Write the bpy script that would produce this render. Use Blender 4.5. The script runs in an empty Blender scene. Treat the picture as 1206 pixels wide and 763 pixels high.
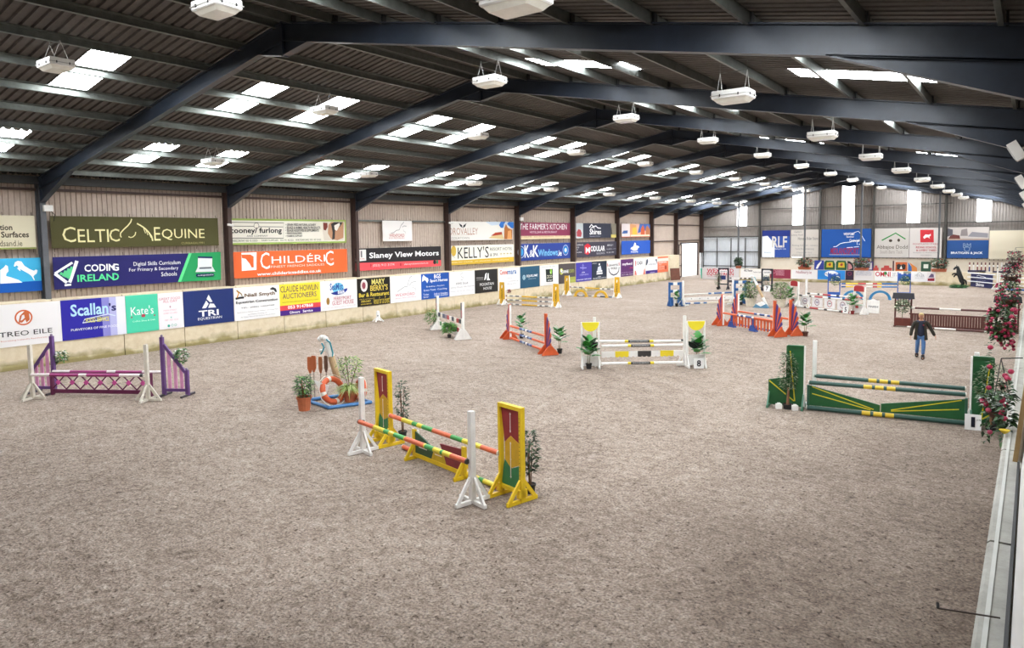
import bpy, math, random
from mathutils import Vector, Matrix, Euler
random.seed(7)
C = bpy.context.scene.collection
PI = math.pi
def R(d): return math.radians(d)

# ---------------------------------------------------------------- camera, sky, exposure
cam_d = bpy.data.cameras.new('camera'); cam = bpy.data.objects.new('camera', cam_d); C.objects.link(cam)
F_PX, PAN, PITCH, ROLL = 828.1, .637, .077, .013
cam_d.sensor_fit = 'HORIZONTAL'; cam_d.sensor_width = 36; cam_d.lens = 36*F_PX/1206
cam_d.shift_x = -(605.6-603)/1206; cam_d.shift_y = -(381.5-341.9)/1206
cam_d.clip_start = .1; cam_d.clip_end = 400
cam.location = (31.494, 0, 4.865)
cam.matrix_world = Matrix.Translation((31.494, 0, 4.865)) @ Matrix.Rotation(PAN, 4, 'Z') @ Matrix.Rotation(PI/2-PITCH, 4, 'X') @ Matrix.Rotation(-ROLL, 4, 'Z')
bpy.context.scene.camera = cam
W = bpy.data.worlds.new('sky'); bpy.context.scene.world = W; W.use_nodes = True
W.node_tree.nodes['Background'].inputs[0].default_value = (.86, .93, 1, 1)
W.node_tree.nodes['Background'].inputs[1].default_value = 3.0
VS = bpy.context.scene.view_settings
VS.view_transform = 'Standard'; VS.look = 'None'; VS.gamma = 1; VS.exposure = 0.2
SKYLIGHT_POWER = 24.0
WINDOW_POWER = 5.0

# ---------------------------------------------------------------- materials
def lin(c): c /= 255; return c/12.92 if c <= .04045 else ((c+.055)/1.055)**2.4
def rgb(h):
    if isinstance(h, str):
        if len(h) == 3: h = ''.join(x*2 for x in h)
        h = [int(h[i:i+2], 16) for i in (0, 2, 4)]
    return (lin(h[0]), lin(h[1]), lin(h[2]), 1)
_m = {}
def mat(h, rough=.6, metal=0, noise=0, scale=3.0, bump=0, emit=0, alpha=1, spec=.5):
    k = (str(h), rough, metal, noise, scale, bump, emit, alpha, spec)
    if k in _m: return _m[k]
    m = bpy.data.materials.new('paint'); m.use_nodes = True; nt = m.node_tree; b = nt.nodes['Principled BSDF']
    c = rgb(h)
    b.inputs['Base Color'].default_value = c; b.inputs['Roughness'].default_value = rough; b.inputs['Metallic'].default_value = metal
    b.inputs['Specular IOR Level'].default_value = spec
    if emit: b.inputs['Emission Color'].default_value = c; b.inputs['Emission Strength'].default_value = emit
    if alpha < 1: b.inputs['Alpha'].default_value = alpha
    if noise or bump:
        tc = nt.nodes.new('ShaderNodeTexCoord'); n = nt.nodes.new('ShaderNodeTexNoise')
        n.inputs['Scale'].default_value = scale; n.inputs['Detail'].default_value = 5; n.inputs['Roughness'].default_value = .65
        nt.links.new(tc.outputs['Object'], n.inputs['Vector'])
        if noise:
            r = nt.nodes.new('ShaderNodeValToRGB'); r.color_ramp.elements[0].position = .3; r.color_ramp.elements[1].position = .7
            r.color_ramp.elements[0].color = tuple(x*(1-noise) for x in c[:3])+(1,); r.color_ramp.elements[1].color = tuple(min(1, x*(1+noise*.6)) for x in c[:3])+(1,)
            nt.links.new(n.outputs['Fac'], r.inputs['Fac']); nt.links.new(r.outputs['Color'], b.inputs['Base Color'])
        if bump:
            bp = nt.nodes.new('ShaderNodeBump'); bp.inputs['Strength'].default_value = bump; bp.inputs['Distance'].default_value = .02
            nt.links.new(n.outputs['Fac'], bp.inputs['Height']); nt.links.new(bp.outputs['Normal'], b.inputs['Normal'])
    _m[k] = m; return m
def noisemat(name, stops, scales, rough=.9, bump=.5, bdist=.03, extra=None):
    """mix of three world-space noises through a colour ramp, with bump"""
    m = bpy.data.materials.new(name); m.use_nodes = True; nt = m.node_tree; b = nt.nodes['Principled BSDF']; L = nt.links.new
    b.inputs['Roughness'].default_value = rough; b.inputs['Specular IOR Level'].default_value = .2
    g = nt.nodes.new('ShaderNodeNewGeometry')
    fs = []
    for s, w, dist in scales:
        n = nt.nodes.new('ShaderNodeTexNoise'); n.inputs['Scale'].default_value = s; n.inputs['Detail'].default_value = 6; n.inputs['Roughness'].default_value = .7; n.inputs['Distortion'].default_value = dist
        L(g.outputs['Position'], n.inputs['Vector'])
        mm = nt.nodes.new('ShaderNodeMath'); mm.operation = 'MULTIPLY'; mm.inputs[1].default_value = w; L(n.outputs['Fac'], mm.inputs[0]); fs.append((mm, n))
    acc = fs[0][0]
    for mm, _ in fs[1:]:
        a = nt.nodes.new('ShaderNodeMath'); a.operation = 'ADD'; L(acc.outputs[0], a.inputs[0]); L(mm.outputs[0], a.inputs[1]); acc = a
    r = nt.nodes.new('ShaderNodeValToRGB'); cr = r.color_ramp
    cr.elements[0].position = stops[0][0]; cr.elements[0].color = rgb(stops[0][1]); cr.elements[1].position = stops[-1][0]; cr.elements[1].color = rgb(stops[-1][1])
    for p, c in stops[1:-1]: e = cr.elements.new(p); e.color = rgb(c)
    L(acc.outputs[0], r.inputs['Fac']); L(r.outputs['Color'], b.inputs['Base Color'])
    bp = nt.nodes.new('ShaderNodeBump'); bp.inputs['Strength'].default_value = bump; bp.inputs['Distance'].default_value = bdist
    L(acc.outputs[0], bp.inputs['Height']); L(bp.outputs['Normal'], b.inputs['Normal'])
    if extra: extra(m, nt, b, r, g, acc, bp)
    return m
def sand_extra(m, nt, b, r, g, acc, bp):
    L = nt.links.new
    # damp harrow arcs: long curved streaks that belong to the ground itself
    def streak(cx, cy, sc, lo, hi, fac, col, prev, msc):
        mp = nt.nodes.new('ShaderNodeMapping'); mp.inputs['Location'].default_value = (-cx, -cy, 0); L(g.outputs['Position'], mp.inputs['Vector'])
        w = nt.nodes.new('ShaderNodeTexWave'); w.wave_type = 'RINGS'; w.rings_direction = 'Z'; w.inputs['Scale'].default_value = sc; w.inputs['Distortion'].default_value = 5; w.inputs['Detail'].default_value = 3; w.inputs['Detail Scale'].default_value = 1.2
        L(mp.outputs['Vector'], w.inputs['Vector'])
        n = nt.nodes.new('ShaderNodeTexNoise'); n.inputs['Scale'].default_value = msc; L(g.outputs['Position'], n.inputs['Vector'])
        mr = nt.nodes.new('ShaderNodeMapRange'); mr.inputs[1].default_value = lo; mr.inputs[2].default_value = hi; L(n.outputs['Fac'], mr.inputs[0])
        mu = nt.nodes.new('ShaderNodeMath'); mu.operation = 'MULTIPLY'; L(w.outputs['Fac'], mu.inputs[0]); L(mr.outputs[0], mu.inputs[1])
        m2 = nt.nodes.new('ShaderNodeMath'); m2.operation = 'MULTIPLY'; m2.inputs[1].default_value = fac; L(mu.outputs[0], m2.inputs[0])
        mx = nt.nodes.new('ShaderNodeMixRGB'); mx.blend_type = 'MULTIPLY'; mx.inputs[2].default_value = rgb(col); L(m2.outputs[0], mx.inputs[0]); L(prev, mx.inputs[1])
        return mx.outputs[0]
    c = streak(17, 15, .35, .46, .66, .22, 'b0a49c', r.outputs['Color'], .25)
    c = streak(27, 2, 1.1, .5, .65, .22, 'a89c94', c, .4)
    # fine grain
    n = nt.nodes.new('ShaderNodeTexNoise'); n.inputs['Scale'].default_value = 26; n.inputs['Detail'].default_value = 3; L(g.outputs['Position'], n.inputs['Vector'])
    mr = nt.nodes.new('ShaderNodeMapRange'); mr.inputs[1].default_value = .3; mr.inputs[2].default_value = .7; mr.inputs[3].default_value = .5; mr.inputs[4].default_value = 1.35; L(n.outputs['Fac'], mr.inputs[0])
    mx = nt.nodes.new('ShaderNodeMixRGB'); mx.blend_type = 'MULTIPLY'; mx.inputs[0].default_value = 1; L(c, mx.inputs[1]); L(mr.outputs[0], mx.inputs[2])
    # scattered dark clods
    v = nt.nodes.new('ShaderNodeTexNoise'); v.inputs['Scale'].default_value = 13; v.inputs['Detail'].default_value = 2; v.inputs['Distortion'].default_value = .8; L(g.outputs['Position'], v.inputs['Vector'])
    m3 = nt.nodes.new('ShaderNodeMapRange'); m3.inputs[1].default_value = .37; m3.inputs[2].default_value = .31; m3.inputs[3].default_value = 0; m3.inputs[4].default_value = .75; L(v.outputs['Fac'], m3.inputs[0])
    m4 = nt.nodes.new('ShaderNodeMixRGB'); m4.blend_type = 'MULTIPLY'; m4.inputs[2].default_value = rgb('7a6a5c'); L(m3.outputs[0], m4.inputs[0]); L(mx.outputs[0], m4.inputs[1])
    # light falloff painted over the damp track beside the right-hand wall and near end
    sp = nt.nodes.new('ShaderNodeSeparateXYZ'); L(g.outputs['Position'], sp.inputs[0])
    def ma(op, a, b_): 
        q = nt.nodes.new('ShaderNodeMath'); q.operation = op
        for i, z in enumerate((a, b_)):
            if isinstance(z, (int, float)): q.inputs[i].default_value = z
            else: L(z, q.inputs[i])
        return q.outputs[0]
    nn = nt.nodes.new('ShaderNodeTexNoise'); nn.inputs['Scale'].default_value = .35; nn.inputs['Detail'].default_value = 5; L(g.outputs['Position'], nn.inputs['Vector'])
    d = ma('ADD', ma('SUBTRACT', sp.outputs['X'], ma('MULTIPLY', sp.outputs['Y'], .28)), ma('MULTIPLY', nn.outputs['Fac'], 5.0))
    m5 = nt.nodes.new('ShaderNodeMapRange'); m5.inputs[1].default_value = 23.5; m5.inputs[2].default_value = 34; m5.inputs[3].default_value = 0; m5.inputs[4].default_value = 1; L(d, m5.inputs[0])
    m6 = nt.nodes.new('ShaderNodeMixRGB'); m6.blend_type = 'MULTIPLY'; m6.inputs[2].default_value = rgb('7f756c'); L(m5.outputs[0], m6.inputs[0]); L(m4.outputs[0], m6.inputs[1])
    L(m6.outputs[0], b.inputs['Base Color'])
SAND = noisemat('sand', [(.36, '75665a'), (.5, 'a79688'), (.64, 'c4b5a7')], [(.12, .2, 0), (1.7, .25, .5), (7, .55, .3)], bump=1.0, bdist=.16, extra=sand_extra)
def conc_extra(m, nt, b, r, g, acc, bp):
    # green algae climbing from the foot of the panels
    L = nt.links.new
    sx = nt.nodes.new('ShaderNodeSeparateXYZ'); L(g.outputs['Position'], sx.inputs[0])
    n = nt.nodes.new('ShaderNodeTexNoise'); n.inputs['Scale'].default_value = 1.3; n.inputs['Detail'].default_value = 5; L(g.outputs['Position'], n.inputs['Vector'])
    a = nt.nodes.new('ShaderNodeMath'); a.operation = 'MULTIPLY_ADD'; a.inputs[1].default_value = -1.1; L(n.outputs['Fac'], a.inputs[0]); L(sx.outputs['Z'], a.inputs[2])
    mr = nt.nodes.new('ShaderNodeMapRange'); mr.inputs[1].default_value = -.48; mr.inputs[2].default_value = -.16; mr.inputs[3].default_value = .85; mr.inputs[4].default_value = 0; L(a.outputs[0], mr.inputs[0])
    mx = nt.nodes.new('ShaderNodeMixRGB'); mx.inputs[2].default_value = rgb('857a45'); L(mr.outputs[0], mx.inputs[0]); L(r.outputs['Color'], mx.inputs[1]); L(mx.outputs[0], b.inputs['Base Color'])
CONC = noisemat('concrete', [(.35, 'cdbb98'), (.5, 'dccdb0'), (.65, 'e6d9c0')], [(.5, .4, 0), (4, .4, .3), (30, .2, 0)], bump=.25, bdist=.02, extra=conc_extra)
CONCR = noisemat('shaded_concrete', [(.35, '8f8d84'), (.5, 'a3a098'), (.65, 'b5b2a8')], [(.5, .4, 0), (4, .4, .3), (30, .2, 0)], bump=.25, bdist=.02)  # right-hand copy of the concrete, greyed so its shade sits in the colour
FARCONC = noisemat('cream_wall', [(.3, 'd9cdb8'), (.7, 'e6dccb')], [(.7, .6, 0), (6, .4, 0)], bump=.1)
SHEET = noisemat('wall_sheet', [(.3, 'b7a597'), (.55, 'c9b8aa'), (.7, 'd2c3b6')], [(.4, .5, 0), (5, .5, .2)], rough=.55, bump=.05)
FARSHEET = noisemat('end_sheet', [(.3, '827b76'), (.7, '9a928c')], [(.4, .5, 0), (5, .5, .2)], rough=.55, bump=.05)
ROOFM = noisemat('roof_sheet', [(.3, '55524f'), (.6, '6a6663'), (.75, '777370')], [(.3, .5, 0), (6, .5, .2)], rough=.8, bump=.1)
STEEL = mat('2b3340', .38, 0, .25, 2.0, .05)
COLM = mat('4a3731', .6, 0, .3, 2.5, .05)
COLG = mat('5d5f63', .5, 0, .2, 2)
GALV = mat('747873', .38, .55, .25, 5)
BLACK = mat('1d1c1c', .6)
WHITE = mat('f3f1ed', .45, 0, .06, 4)
DIRTY = mat('e0dcd6', .6, 0, .18, 9)
SOIL = mat('3a2c22', .95, 0, .4, 20)

# ---------------------------------------------------------------- mesh builder
class MB:
    def __init__(s): s.v = []; s.f = []; s.m = []
    def add(s, vs, fs, mi=0):
        o = len(s.v); s.v += [tuple(p) for p in vs]; s.f += [tuple(i+o for i in f) for f in fs]; s.m += [mi]*len(fs); return s
    def box(s, c, d, mi=0, rz=0, rx=0, ry=0):
        x, y, z = d[0]/2, d[1]/2, d[2]/2; M = Euler((rx, ry, rz)).to_matrix(); c = Vector(c)
        vs = [c+M @ Vector(p) for p in ((-x,-y,-z),(x,-y,-z),(x,y,-z),(-x,y,-z),(-x,-y,z),(x,-y,z),(x,y,z),(-x,y,z))]
        return s.add(vs, [(0,3,2,1),(4,5,6,7),(0,1,5,4),(1,2,6,5),(2,3,7,6),(3,0,4,7)], mi)
    def bb(s, x0, x1, y0, y1, z0, z1, mi=0): return s.box(((x0+x1)/2,(y0+y1)/2,(z0+z1)/2),(x1-x0,y1-y0,z1-z0),mi)
    def beam(s, p, q, w, h, mi=0, up=(0,0,1)):
        p = Vector(p); q = Vector(q); d = (q-p).normalized(); u = Vector(up)
        a = d.cross(u)
        if a.length < 1e-4: a = d.cross(Vector((0,1,0)))
        a.normalize(); b = a.cross(d).normalized()
        vs = [e+a*(i*w/2)+b*(j*h/2) for e in (p, q) for i, j in ((-1,-1),(1,-1),(1,1),(-1,1))]
        return s.add(vs, [(0,3,2,1),(4,5,6,7),(0,1,5,4),(1,2,6,5),(2,3,7,6),(3,0,4,7)], mi)
    def tube(s, p, q, r0, r1=None, n=8, mi=0, caps=True):
        if r1 is None: r1 = r0
        p = Vector(p); q = Vector(q); d = (q-p).normalized(); a = d.cross(Vector((0,0,1)))
        if a.length < 1e-3: a = Vector((1,0,0))
        a.normalize(); b = d.cross(a)
        vs = [e+(a*math.cos(2*PI*i/n)+b*math.sin(2*PI*i/n))*r for e, r in ((p, r0), (q, r1)) for i in range(n)]
        fs = [(i, (i+1) % n, n+(i+1) % n, n+i) for i in range(n)]
        if caps: fs += [tuple(range(n))[::-1], tuple(range(n, 2*n))]
        return s.add(vs, fs, mi)
    def path(s, pts, r, n=6, mi=0):
        for a, b in zip(pts, pts[1:]): s.tube(a, b, r, r, n, mi)
        return s
    def lathe(s, prof, n=16, mi=0, c=(0,0,0)):
        vs = [(c[0]+r*math.cos(2*PI*i/n), c[1]+r*math.sin(2*PI*i/n), c[2]+z) for r, z in prof for i in range(n)]; fs = []
        for k in range(len(prof)-1): fs += [(k*n+i, k*n+(i+1) % n, (k+1)*n+(i+1) % n, (k+1)*n+i) for i in range(n)]
        return s.add(vs, fs, mi)
    def prism(s, poly, o, u, v, t, mi=0):
        """extrude a 2-D polygon lying in the plane o + a*u + b*v by thickness t along u x v (centred)"""
        o = Vector(o); u = Vector(u); v = Vector(v); n = u.cross(v).normalized()
        k = len(poly); vs = [o+u*a+v*b+n*(t/2) for a, b in poly]+[o+u*a+v*b-n*(t/2) for a, b in poly]
        fs = [tuple(range(k)), tuple(range(k, 2*k))[::-1]]+[(i, k+i, k+(i+1) % k, (i+1) % k) for i in range(k)]
        return s.add(vs, fs, mi)
    def torus(s, c, ax, R_, r, n=24, m=8, mi=0, mi2=None, a0=0, a1=2*PI):
        c = Vector(c); ax = Vector(ax).normalized(); a = ax.cross(Vector((0,0,1)))
        if a.length < 1e-3: a = Vector((1,0,0))
        a.normalize(); b = ax.cross(a); vs = []; full = abs(a1-a0-2*PI) < 1e-6; N = n if full else n+1
        for i in range(N):
            t = a0+(a1-a0)*i/n; e = a*math.cos(t)+b*math.sin(t)
            for j in range(m):
                w = 2*PI*j/m; vs.append(c+e*(R_+r*math.cos(w))+ax*(r*math.sin(w)))
        o = len(s.v); s.v += [tuple(p) for p in vs]
        for i in range(n):
            i2 = (i+1) % N
            for j in range(m):
                s.f.append((o+i*m+j, o+i2*m+j, o+i2*m+(j+1) % m, o+i*m+(j+1) % m)); s.m.append(mi2 if (mi2 is not None and i % (n//4) == 0) else mi)
        return s
    def leaf(s, p, d, L_, w, mi=0, bend=.25):
        p = Vector(p); d = Vector(d).normalized(); a = d.cross(Vector((random.uniform(-.3,.3), random.uniform(-.3,.3), 1)))
        if a.length < 1e-3: a = Vector((1,0,0))
        a.normalize(); n = a.cross(d)
        m1 = p+d*(L_*.45)+n*(-bend*L_*.1); t = p+d*L_+n*(-bend*L_)+Vector((0,0,-bend*L_*.5))
        return s.add([p, m1+a*w/2+n*w*.15, t, m1-a*w/2+n*w*.15, m1-n*w*.05], [(0,4,1),(4,2,1),(0,3,4),(3,2,4)], mi)
    def build(s, name, mats, parent=None, label=None, kind=None, smooth=False):
        me = bpy.data.meshes.new(name); me.from_pydata(s.v, [], s.f)
        if not isinstance(mats, (list, tuple)): mats = [mats]
        for m in mats: me.materials.append(m)
        me.polygons.foreach_set('material_index', s.m)
        if smooth: me.polygons.foreach_set('use_smooth', [True]*len(s.f))
        me.update(); o = bpy.data.objects.new(name, me); C.objects.link(o)
        if parent: o.parent = parent
        if label: o['label'] = label
        if kind: o['kind'] = kind
        return o
def tag(o, label=None, cat=None, group=None, kind=None):
    if label: o['label'] = label
    if cat: o['category'] = cat
    if group: o['group'] = group
    if kind: o['kind'] = kind
    return o
def thing(name, label, cat, loc=(0,0,0), rz=0, group=None):
    o = bpy.data.objects.new(name, None); o.empty_display_size = .2; C.objects.link(o); o.location = loc; o.rotation_euler = (0,0,rz)
    return tag(o, label, cat, group)
def dup(root, loc, rz=None, label=None, group=None):
    r = root.copy(); C.objects.link(r); r.location = loc
    if rz is not None: r.rotation_euler = (0,0,rz)
    if label: r['label'] = label
    if group: r['group'] = group
    for ch in list(root.children):
        c = ch.copy(); C.objects.link(c); c.parent = r
        for g in ch.children: d = g.copy(); C.objects.link(d); d.parent = c
    return r
ORD = ['nearest', 'second', 'third', 'fourth', 'fifth', 'sixth', 'seventh', 'eighth', 'ninth', 'tenth', 'eleventh', 'twelfth']

# ---------------------------------------------------------------- building shell
SPAN = 31.66; RX = SPAN/2; SL = .187
def roofz(x, base=7.62):
    x = min(x, SPAN-x); return base+SL*x
FR = [-4.59, 3.41, 11.41, 19.41, 27.41, 35.41, 43.41, 51.41, 59.36, 66.77, 72.9, 80.2]
Y0, Y1 = -5.0, 80.4
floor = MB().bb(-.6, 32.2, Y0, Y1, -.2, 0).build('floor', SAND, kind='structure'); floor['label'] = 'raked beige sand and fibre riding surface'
gnd = MB().bb(-60, -.6, 40, 110, -.25, -.02).build('yard', mat('b8b2a8', .9, 0, .1, 2), kind='structure')

# corrugated roof with translucent sheets let in
def sky_rows():
    out = []
    for a in FR[:-1]:
        out += [round((a+2.0)*4)/4, round((a+5.0)*4)/4]
    return [y for y in out if 5 < y < Y1-1.2]   # translucent sheets left out of the unseen near bays to dim the near floor
SR = sky_rows()
segs = [(-.65, 1.95, 0), (1.95, 4.72, 1), (4.72, 8.8, 0), (8.8, 11.9, 1), (11.9, RX, 0)]
ceil = MB()
P4 = [(0, 0), (.15, 0), (.17, .055), (.23, .055)]
def ribs(y0, y1): 
    out = []; k = 0; n = int(round((y1-y0)/.25))
    for k in range(n): out += [(y0+k*.25+a, b) for a, b in P4]
    out.append((y0+n*.25, 0)); return out
def sheet(mb, side, xa, xb, y0, y1, mi=0, dz=0):
    pr = ribs(y0, y1); X = (lambda x: x) if side == 0 else (lambda x: SPAN-x)
    vs = []; 
    for x in (xa, xb): vs += [(X(x), y, roofz(max(x, -.65))+b+dz) for y, b in pr]
    n = len(pr); fs = [(i, i+1, n+i+1, n+i) if side else (i, n+i, n+i+1, i+1) for i in range(n-1)]
    mb.add(vs, fs, mi)
def roofz(x, base=7.62): 
    x = min(x, SPAN-x); return base+SL*x
for side in (0, 1):
    for xa, xb, sk in segs:
        cuts = SR if sk else []
        y = Y0
        for c in cuts+[Y1+.1]:
            if c > y+.01: sheet(ceil, side, xa, xb, y, min(c, Y1))
            y = c+1.0
ceiling = ceil.build('ceiling', ROOFM, kind='structure'); ceiling['label'] = 'dark corrugated fibre-cement roof over steel purlins'
SKYM = bpy.data.materials.new('translucent_sheet'); SKYM.use_nodes = True
_nt = SKYM.node_tree; _b = _nt.nodes['Principled BSDF']; _b.inputs['Base Color'].default_value = (.8,.85,.9,1); _b.inputs['Emission Color'].default_value = (.93,.97,1,1); _b.inputs['Emission Strength'].default_value = SKYLIGHT_POWER
for side in (0, 1):
    for xa, xb, sk in segs:
        if not sk: continue
        mb = MB(); sheet(mb, side, xa, xb, 0, 1.0); o0 = None
        for y in SR:
            if o0 is None: o0 = mb.build('skylight', SKYM, ceiling, 'backlit translucent roof sheet'); o0.location = (0, y, 0)
            else: c = o0.copy(); C.objects.link(c); c.location = (0, y, 0)
# purlins: zed sections, one object each, with black cleats on the rafters
for k in range(10):
    x = [.62, 2.28, 3.94, 5.6, 7.26, 8.92, 10.58, 12.24, 13.9, 15.5][k]
    for side in (0, 1):
        X = x if side == 0 else SPAN-x; s = 1 if side == 0 else -1; z = roofz(x)-.015; a = SL*s
        mb = MB()
        prof = [(-.035, -.2), (.035, -.2), (.035, -.19), (-.027, -.19), (-.027, -.012), (.075, -.012), (.075, 0), (-.035, 0)]
        vs = [(X+p*s, yy, z+q+a*p*s) for yy in (Y0, Y1-.15) for p, q in prof]; n = len(prof)
        mb.add(vs, [(i, (i+1) % n, n+(i+1) % n, n+i) for i in range(n)]+[tuple(range(n)), tuple(range(n, 2*n))])
        mb.build('purlin', GALV, ceiling)
        mb = MB()
        for y in FR: mb.box((X-.07*s, y, z-.12), (.03, .12, .2), 0)
        mb.build('purlin_cleat', BLACK, ceiling, kind='stuff')

# steel portal frames
def isec(mb, pts_top, pts_bot, y, fw=.2, web=.02, ft=.025, mi=0):
    """I section whose web is the quad strip between two polylines (x,z) in the plane y"""
    for (a, b), (c, d) in zip(zip(pts_top, pts_top[1:]), zip(pts_bot, pts_bot[1:])):
        q = [a, b, d, c]
        mb.add([(p[0], y-web/2, p[1]) for p in q]+[(p[0], y+web/2, p[1]) for p in q], [(0,1,2,3),(7,6,5,4),(0,4,5,1),(2,6,7,3),(0,3,7,4),(1,5,6,2)], mi)
        for e0, e1 in ((a, b), (c, d)):
            mb.beam((e0[0], y, e0[1]), (e1[0], y, e1[1]), fw, ft, mi, up=(0,0,1) if abs(e1[0]-e0[0]) > .01 else (1,0,0))
def frame(i, y):
    t = thing('portal_frame', '', None, (0, y, 0)); t['kind'] = 'structure'
    t['label'] = 'dark blue-grey steel portal frame across the hall, %s from the gallery' % ORD[min(i, 11)]
    for side in (0, 1):
        X = (lambda x: x) if side == 0 else (lambda x: SPAN-x)
        rt = lambda x: 7.42+SL*x
        mb = MB(); mb.bb(min(X(-.02), X(.005)), max(X(-.02), X(.005)), -.1, .1, 2.6, 7.4); mb.bb(min(X(-.45), X(-.425)), max(X(-.45), X(-.425)), -.1, .1, 2.6, 7.35)
        mb.bb(min(X(-.43), X(-.01)), max(X(-.43), X(-.01)), -.01, .01, 2.6, 7.38); mb.bb(min(X(-.43), X(-.01)), max(X(-.43), X(-.01)), -.09, .09, 6.42, 6.45)
        mb.build('column', COLG if (i == 2 and side == 0) else COLM, t)
        mb = MB(); isec(mb, [(X(.03), rt(.03)), (X(RX-.01), rt(RX))], [(X(.03), rt(0)-.45), (X(RX-.01), rt(RX)-.45)], 0); mb.build('rafter', STEEL, t)
        mb = MB(); isec(mb, [(X(.03), rt(0)-.45), (X(2.75), rt(2.75)-.46)], [(X(.03), 6.44), (X(2.7), rt(2.75)-.48)], 0); mb.bb(min(X(.0), X(.03)), max(X(.0), X(.03)), -.1, .1, 6.4, 7.42); mb.build('haunch', STEEL, t)
    mb = MB(); a = 7.42+SL*RX
    for s in (-1, 1):
        mb.add([(RX, -.01, a-.44), (RX, -.01, a-.82), (RX+s*1.0, -.01, a-.45-SL)], [(0,1,2)]); mb.add([(RX, .01, a-.44), (RX, .01, a-.82), (RX+s*1.0, .01, a-.45-SL)], [(0,1,2)])
        mb.beam((RX, 0, a-.82), (RX+s*1.0, 0, a-.46-SL), .2, .025)
    mb.bb(RX-.02, RX+.02, -.1, .1, a-.85, a+.02); mb.build('apex_plate', STEEL, t)
    return t
for i, y in enumerate(FR): frame(i, y)

# side walls: precast concrete panels below, ribbed liner sheets above
def ribwall(mb, x, y0, y1, z0, zt, pitch, amp, axis='y', sgn=1, mi=0):
    n = int(round((y1-y0)/pitch)); pts = []
    for k in range(n):
        a = y0+(y1-y0)*k/n; p = (y1-y0)/n
        pts += [(a, 0), (a+p*.78, 0), (a+p*.84, amp), (a+p*.94, amp)]
    pts.append((y1, 0)); vs = []
    for top in (0, 1):
        for a, b in pts:
            z = z0 if not top else (zt(a) if callable(zt) else zt)
            vs.append((x-sgn*b, a, z) if axis == 'y' else (a, x-sgn*b, z))
    m = len(pts); mb.add(vs, [(i, i+1, m+i+1, m+i) for i in range(m-1)], mi)
for side, nm in ((0, 'wall_left'), (1, 'wall_right')):
    X = (lambda x: x) if side == 0 else (lambda x: SPAN-x); sg = 1 if side == 0 else -1
    mb = MB()
    if side == 0:
        ribwall(mb, X(-.46), Y0, 74.7, 2.55, 7.62, .2, .035, 'y', sg); ribwall(mb, X(-.46), 74.7, 79.6, 3.77, 7.62, .2, .035, 'y', sg); ribwall(mb, X(-.46), 79.6, Y1, 0, 7.62, .2, .035, 'y', sg)
        ribwall(mb, X(-.46), 72.9, 74.7, 0, 2.55, .2, .035, 'y', sg)
    else: ribwall(mb, X(-.46), Y0, Y1, 2.55, 7.62, .2, .035, 'y', sg)
    w = mb.build(nm, SHEET, kind='structure')
    me = None; k = 0; y = -4.6; ends = 72.6 if side == 0 else 80.3
    while y < ends-.2:
        L_ = min(2.655, ends-y)
        if me is None or abs(L_-2.655) > .01 or True:
            mb = MB(); f = X(.3); b_ = X(-.43); o = .012*random.random()
            prof = [(.32, 0), (.32, .12), (.3, .2), (.3, 2.58), (.28, 2.6), (-.44, 2.6), (-.44, 0)]
            prof = [(p+(.07 if side and p > 0 else 0), q) for p, q in prof]
            vs = [(X(p), yy, q) for yy in (y+.012, y+L_-.012) for p, q in prof]; n = len(prof)
            mb.add(vs, [(i, (i+1) % n, n+(i+1) % n, n+i) for i in range(n)]+[tuple(range(n)), tuple(range(n, 2*n))])
            mb.build('concrete_panel', CONCR if side else CONC, w)
        y += 2.667
    # rails
    for bay in range(len(FR)-1):
        a, b_ = FR[bay]+.1, FR[bay+1]-.1; xs = sorted((X(-.4), X(-.3)))
        zs = [6.95]+([5.85, 4.12] if bay >= 9 else [])+([5.88] if bay == 4 else [])
        for z in zs:
            MB().bb(xs[0], xs[1], a, b_, z-.05, z+.05).build('sheeting_rail', COLM if z != 5.88 else GALV, w)
    MB().bb(*sorted((X(-.4), X(-.1))), Y0, Y1, 7.15, 7.45).build('eaves_beam', mat('3c3f40', .6), w)
# far gable wall
FY = 80.4
mb = MB(); gz = lambda x: roofz(x)+.02
wins = [(3.95, 5.05), (10.05, 11.15), (15.05, 16.25), (21.1, 22.25), (26.95, 28.1)]
xs = -.46
for a, b_ in wins+[(32.12, 32.12)]:
    z0 = 2.1
    lo = 4.45 if xs < 6.5 else 2.1
    if xs < 6.6 < a:
        ribwall(mb, FY, xs, 6.6, 4.45, gz, .235, .04, 'x', -1); ribwall(mb, FY, 6.6, a, 2.1, gz, .235, .04, 'x', -1)
    else: ribwall(mb, FY, xs, a, lo, gz, .235, .04, 'x', -1)
    if b_ > a: ribwall(mb, FY, a, b_, lo, 5.66, .235, .04, 'x', -1)
    xs = b_
wf = mb.build('wall_far', FARSHEET, kind='structure')
MB().bb(6.6, 32.1, FY-.15, FY+.1, 0, 2.12).build('concrete_base', FARCONC, wf)
WINM = bpy.data.materials.new('clear_sheet'); WINM.use_nodes = True; _b = WINM.node_tree.nodes['Principled BSDF']; _b.inputs['Base Color'].default_value = (.9,.9,.9,1); _b.inputs['Emission Color'].default_value = (.97,.98,1,1); _b.inputs['Emission Strength'].default_value = WINDOW_POWER
for k, (a, b_) in enumerate(wins):
    mb = MB(); ribwall(mb, FY, a, b_, 5.66, gz, .235, .03, 'x', -1)
    o = mb.build('window_%d' % (k+1), WINM, kind='structure'); o['label'] = 'tall backlit translucent strip in the far gable, %s from the left' % ['first','second','third','fourth','fifth'][k]
DG = mat('46443f', .6, 0, .2, 3)
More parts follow.
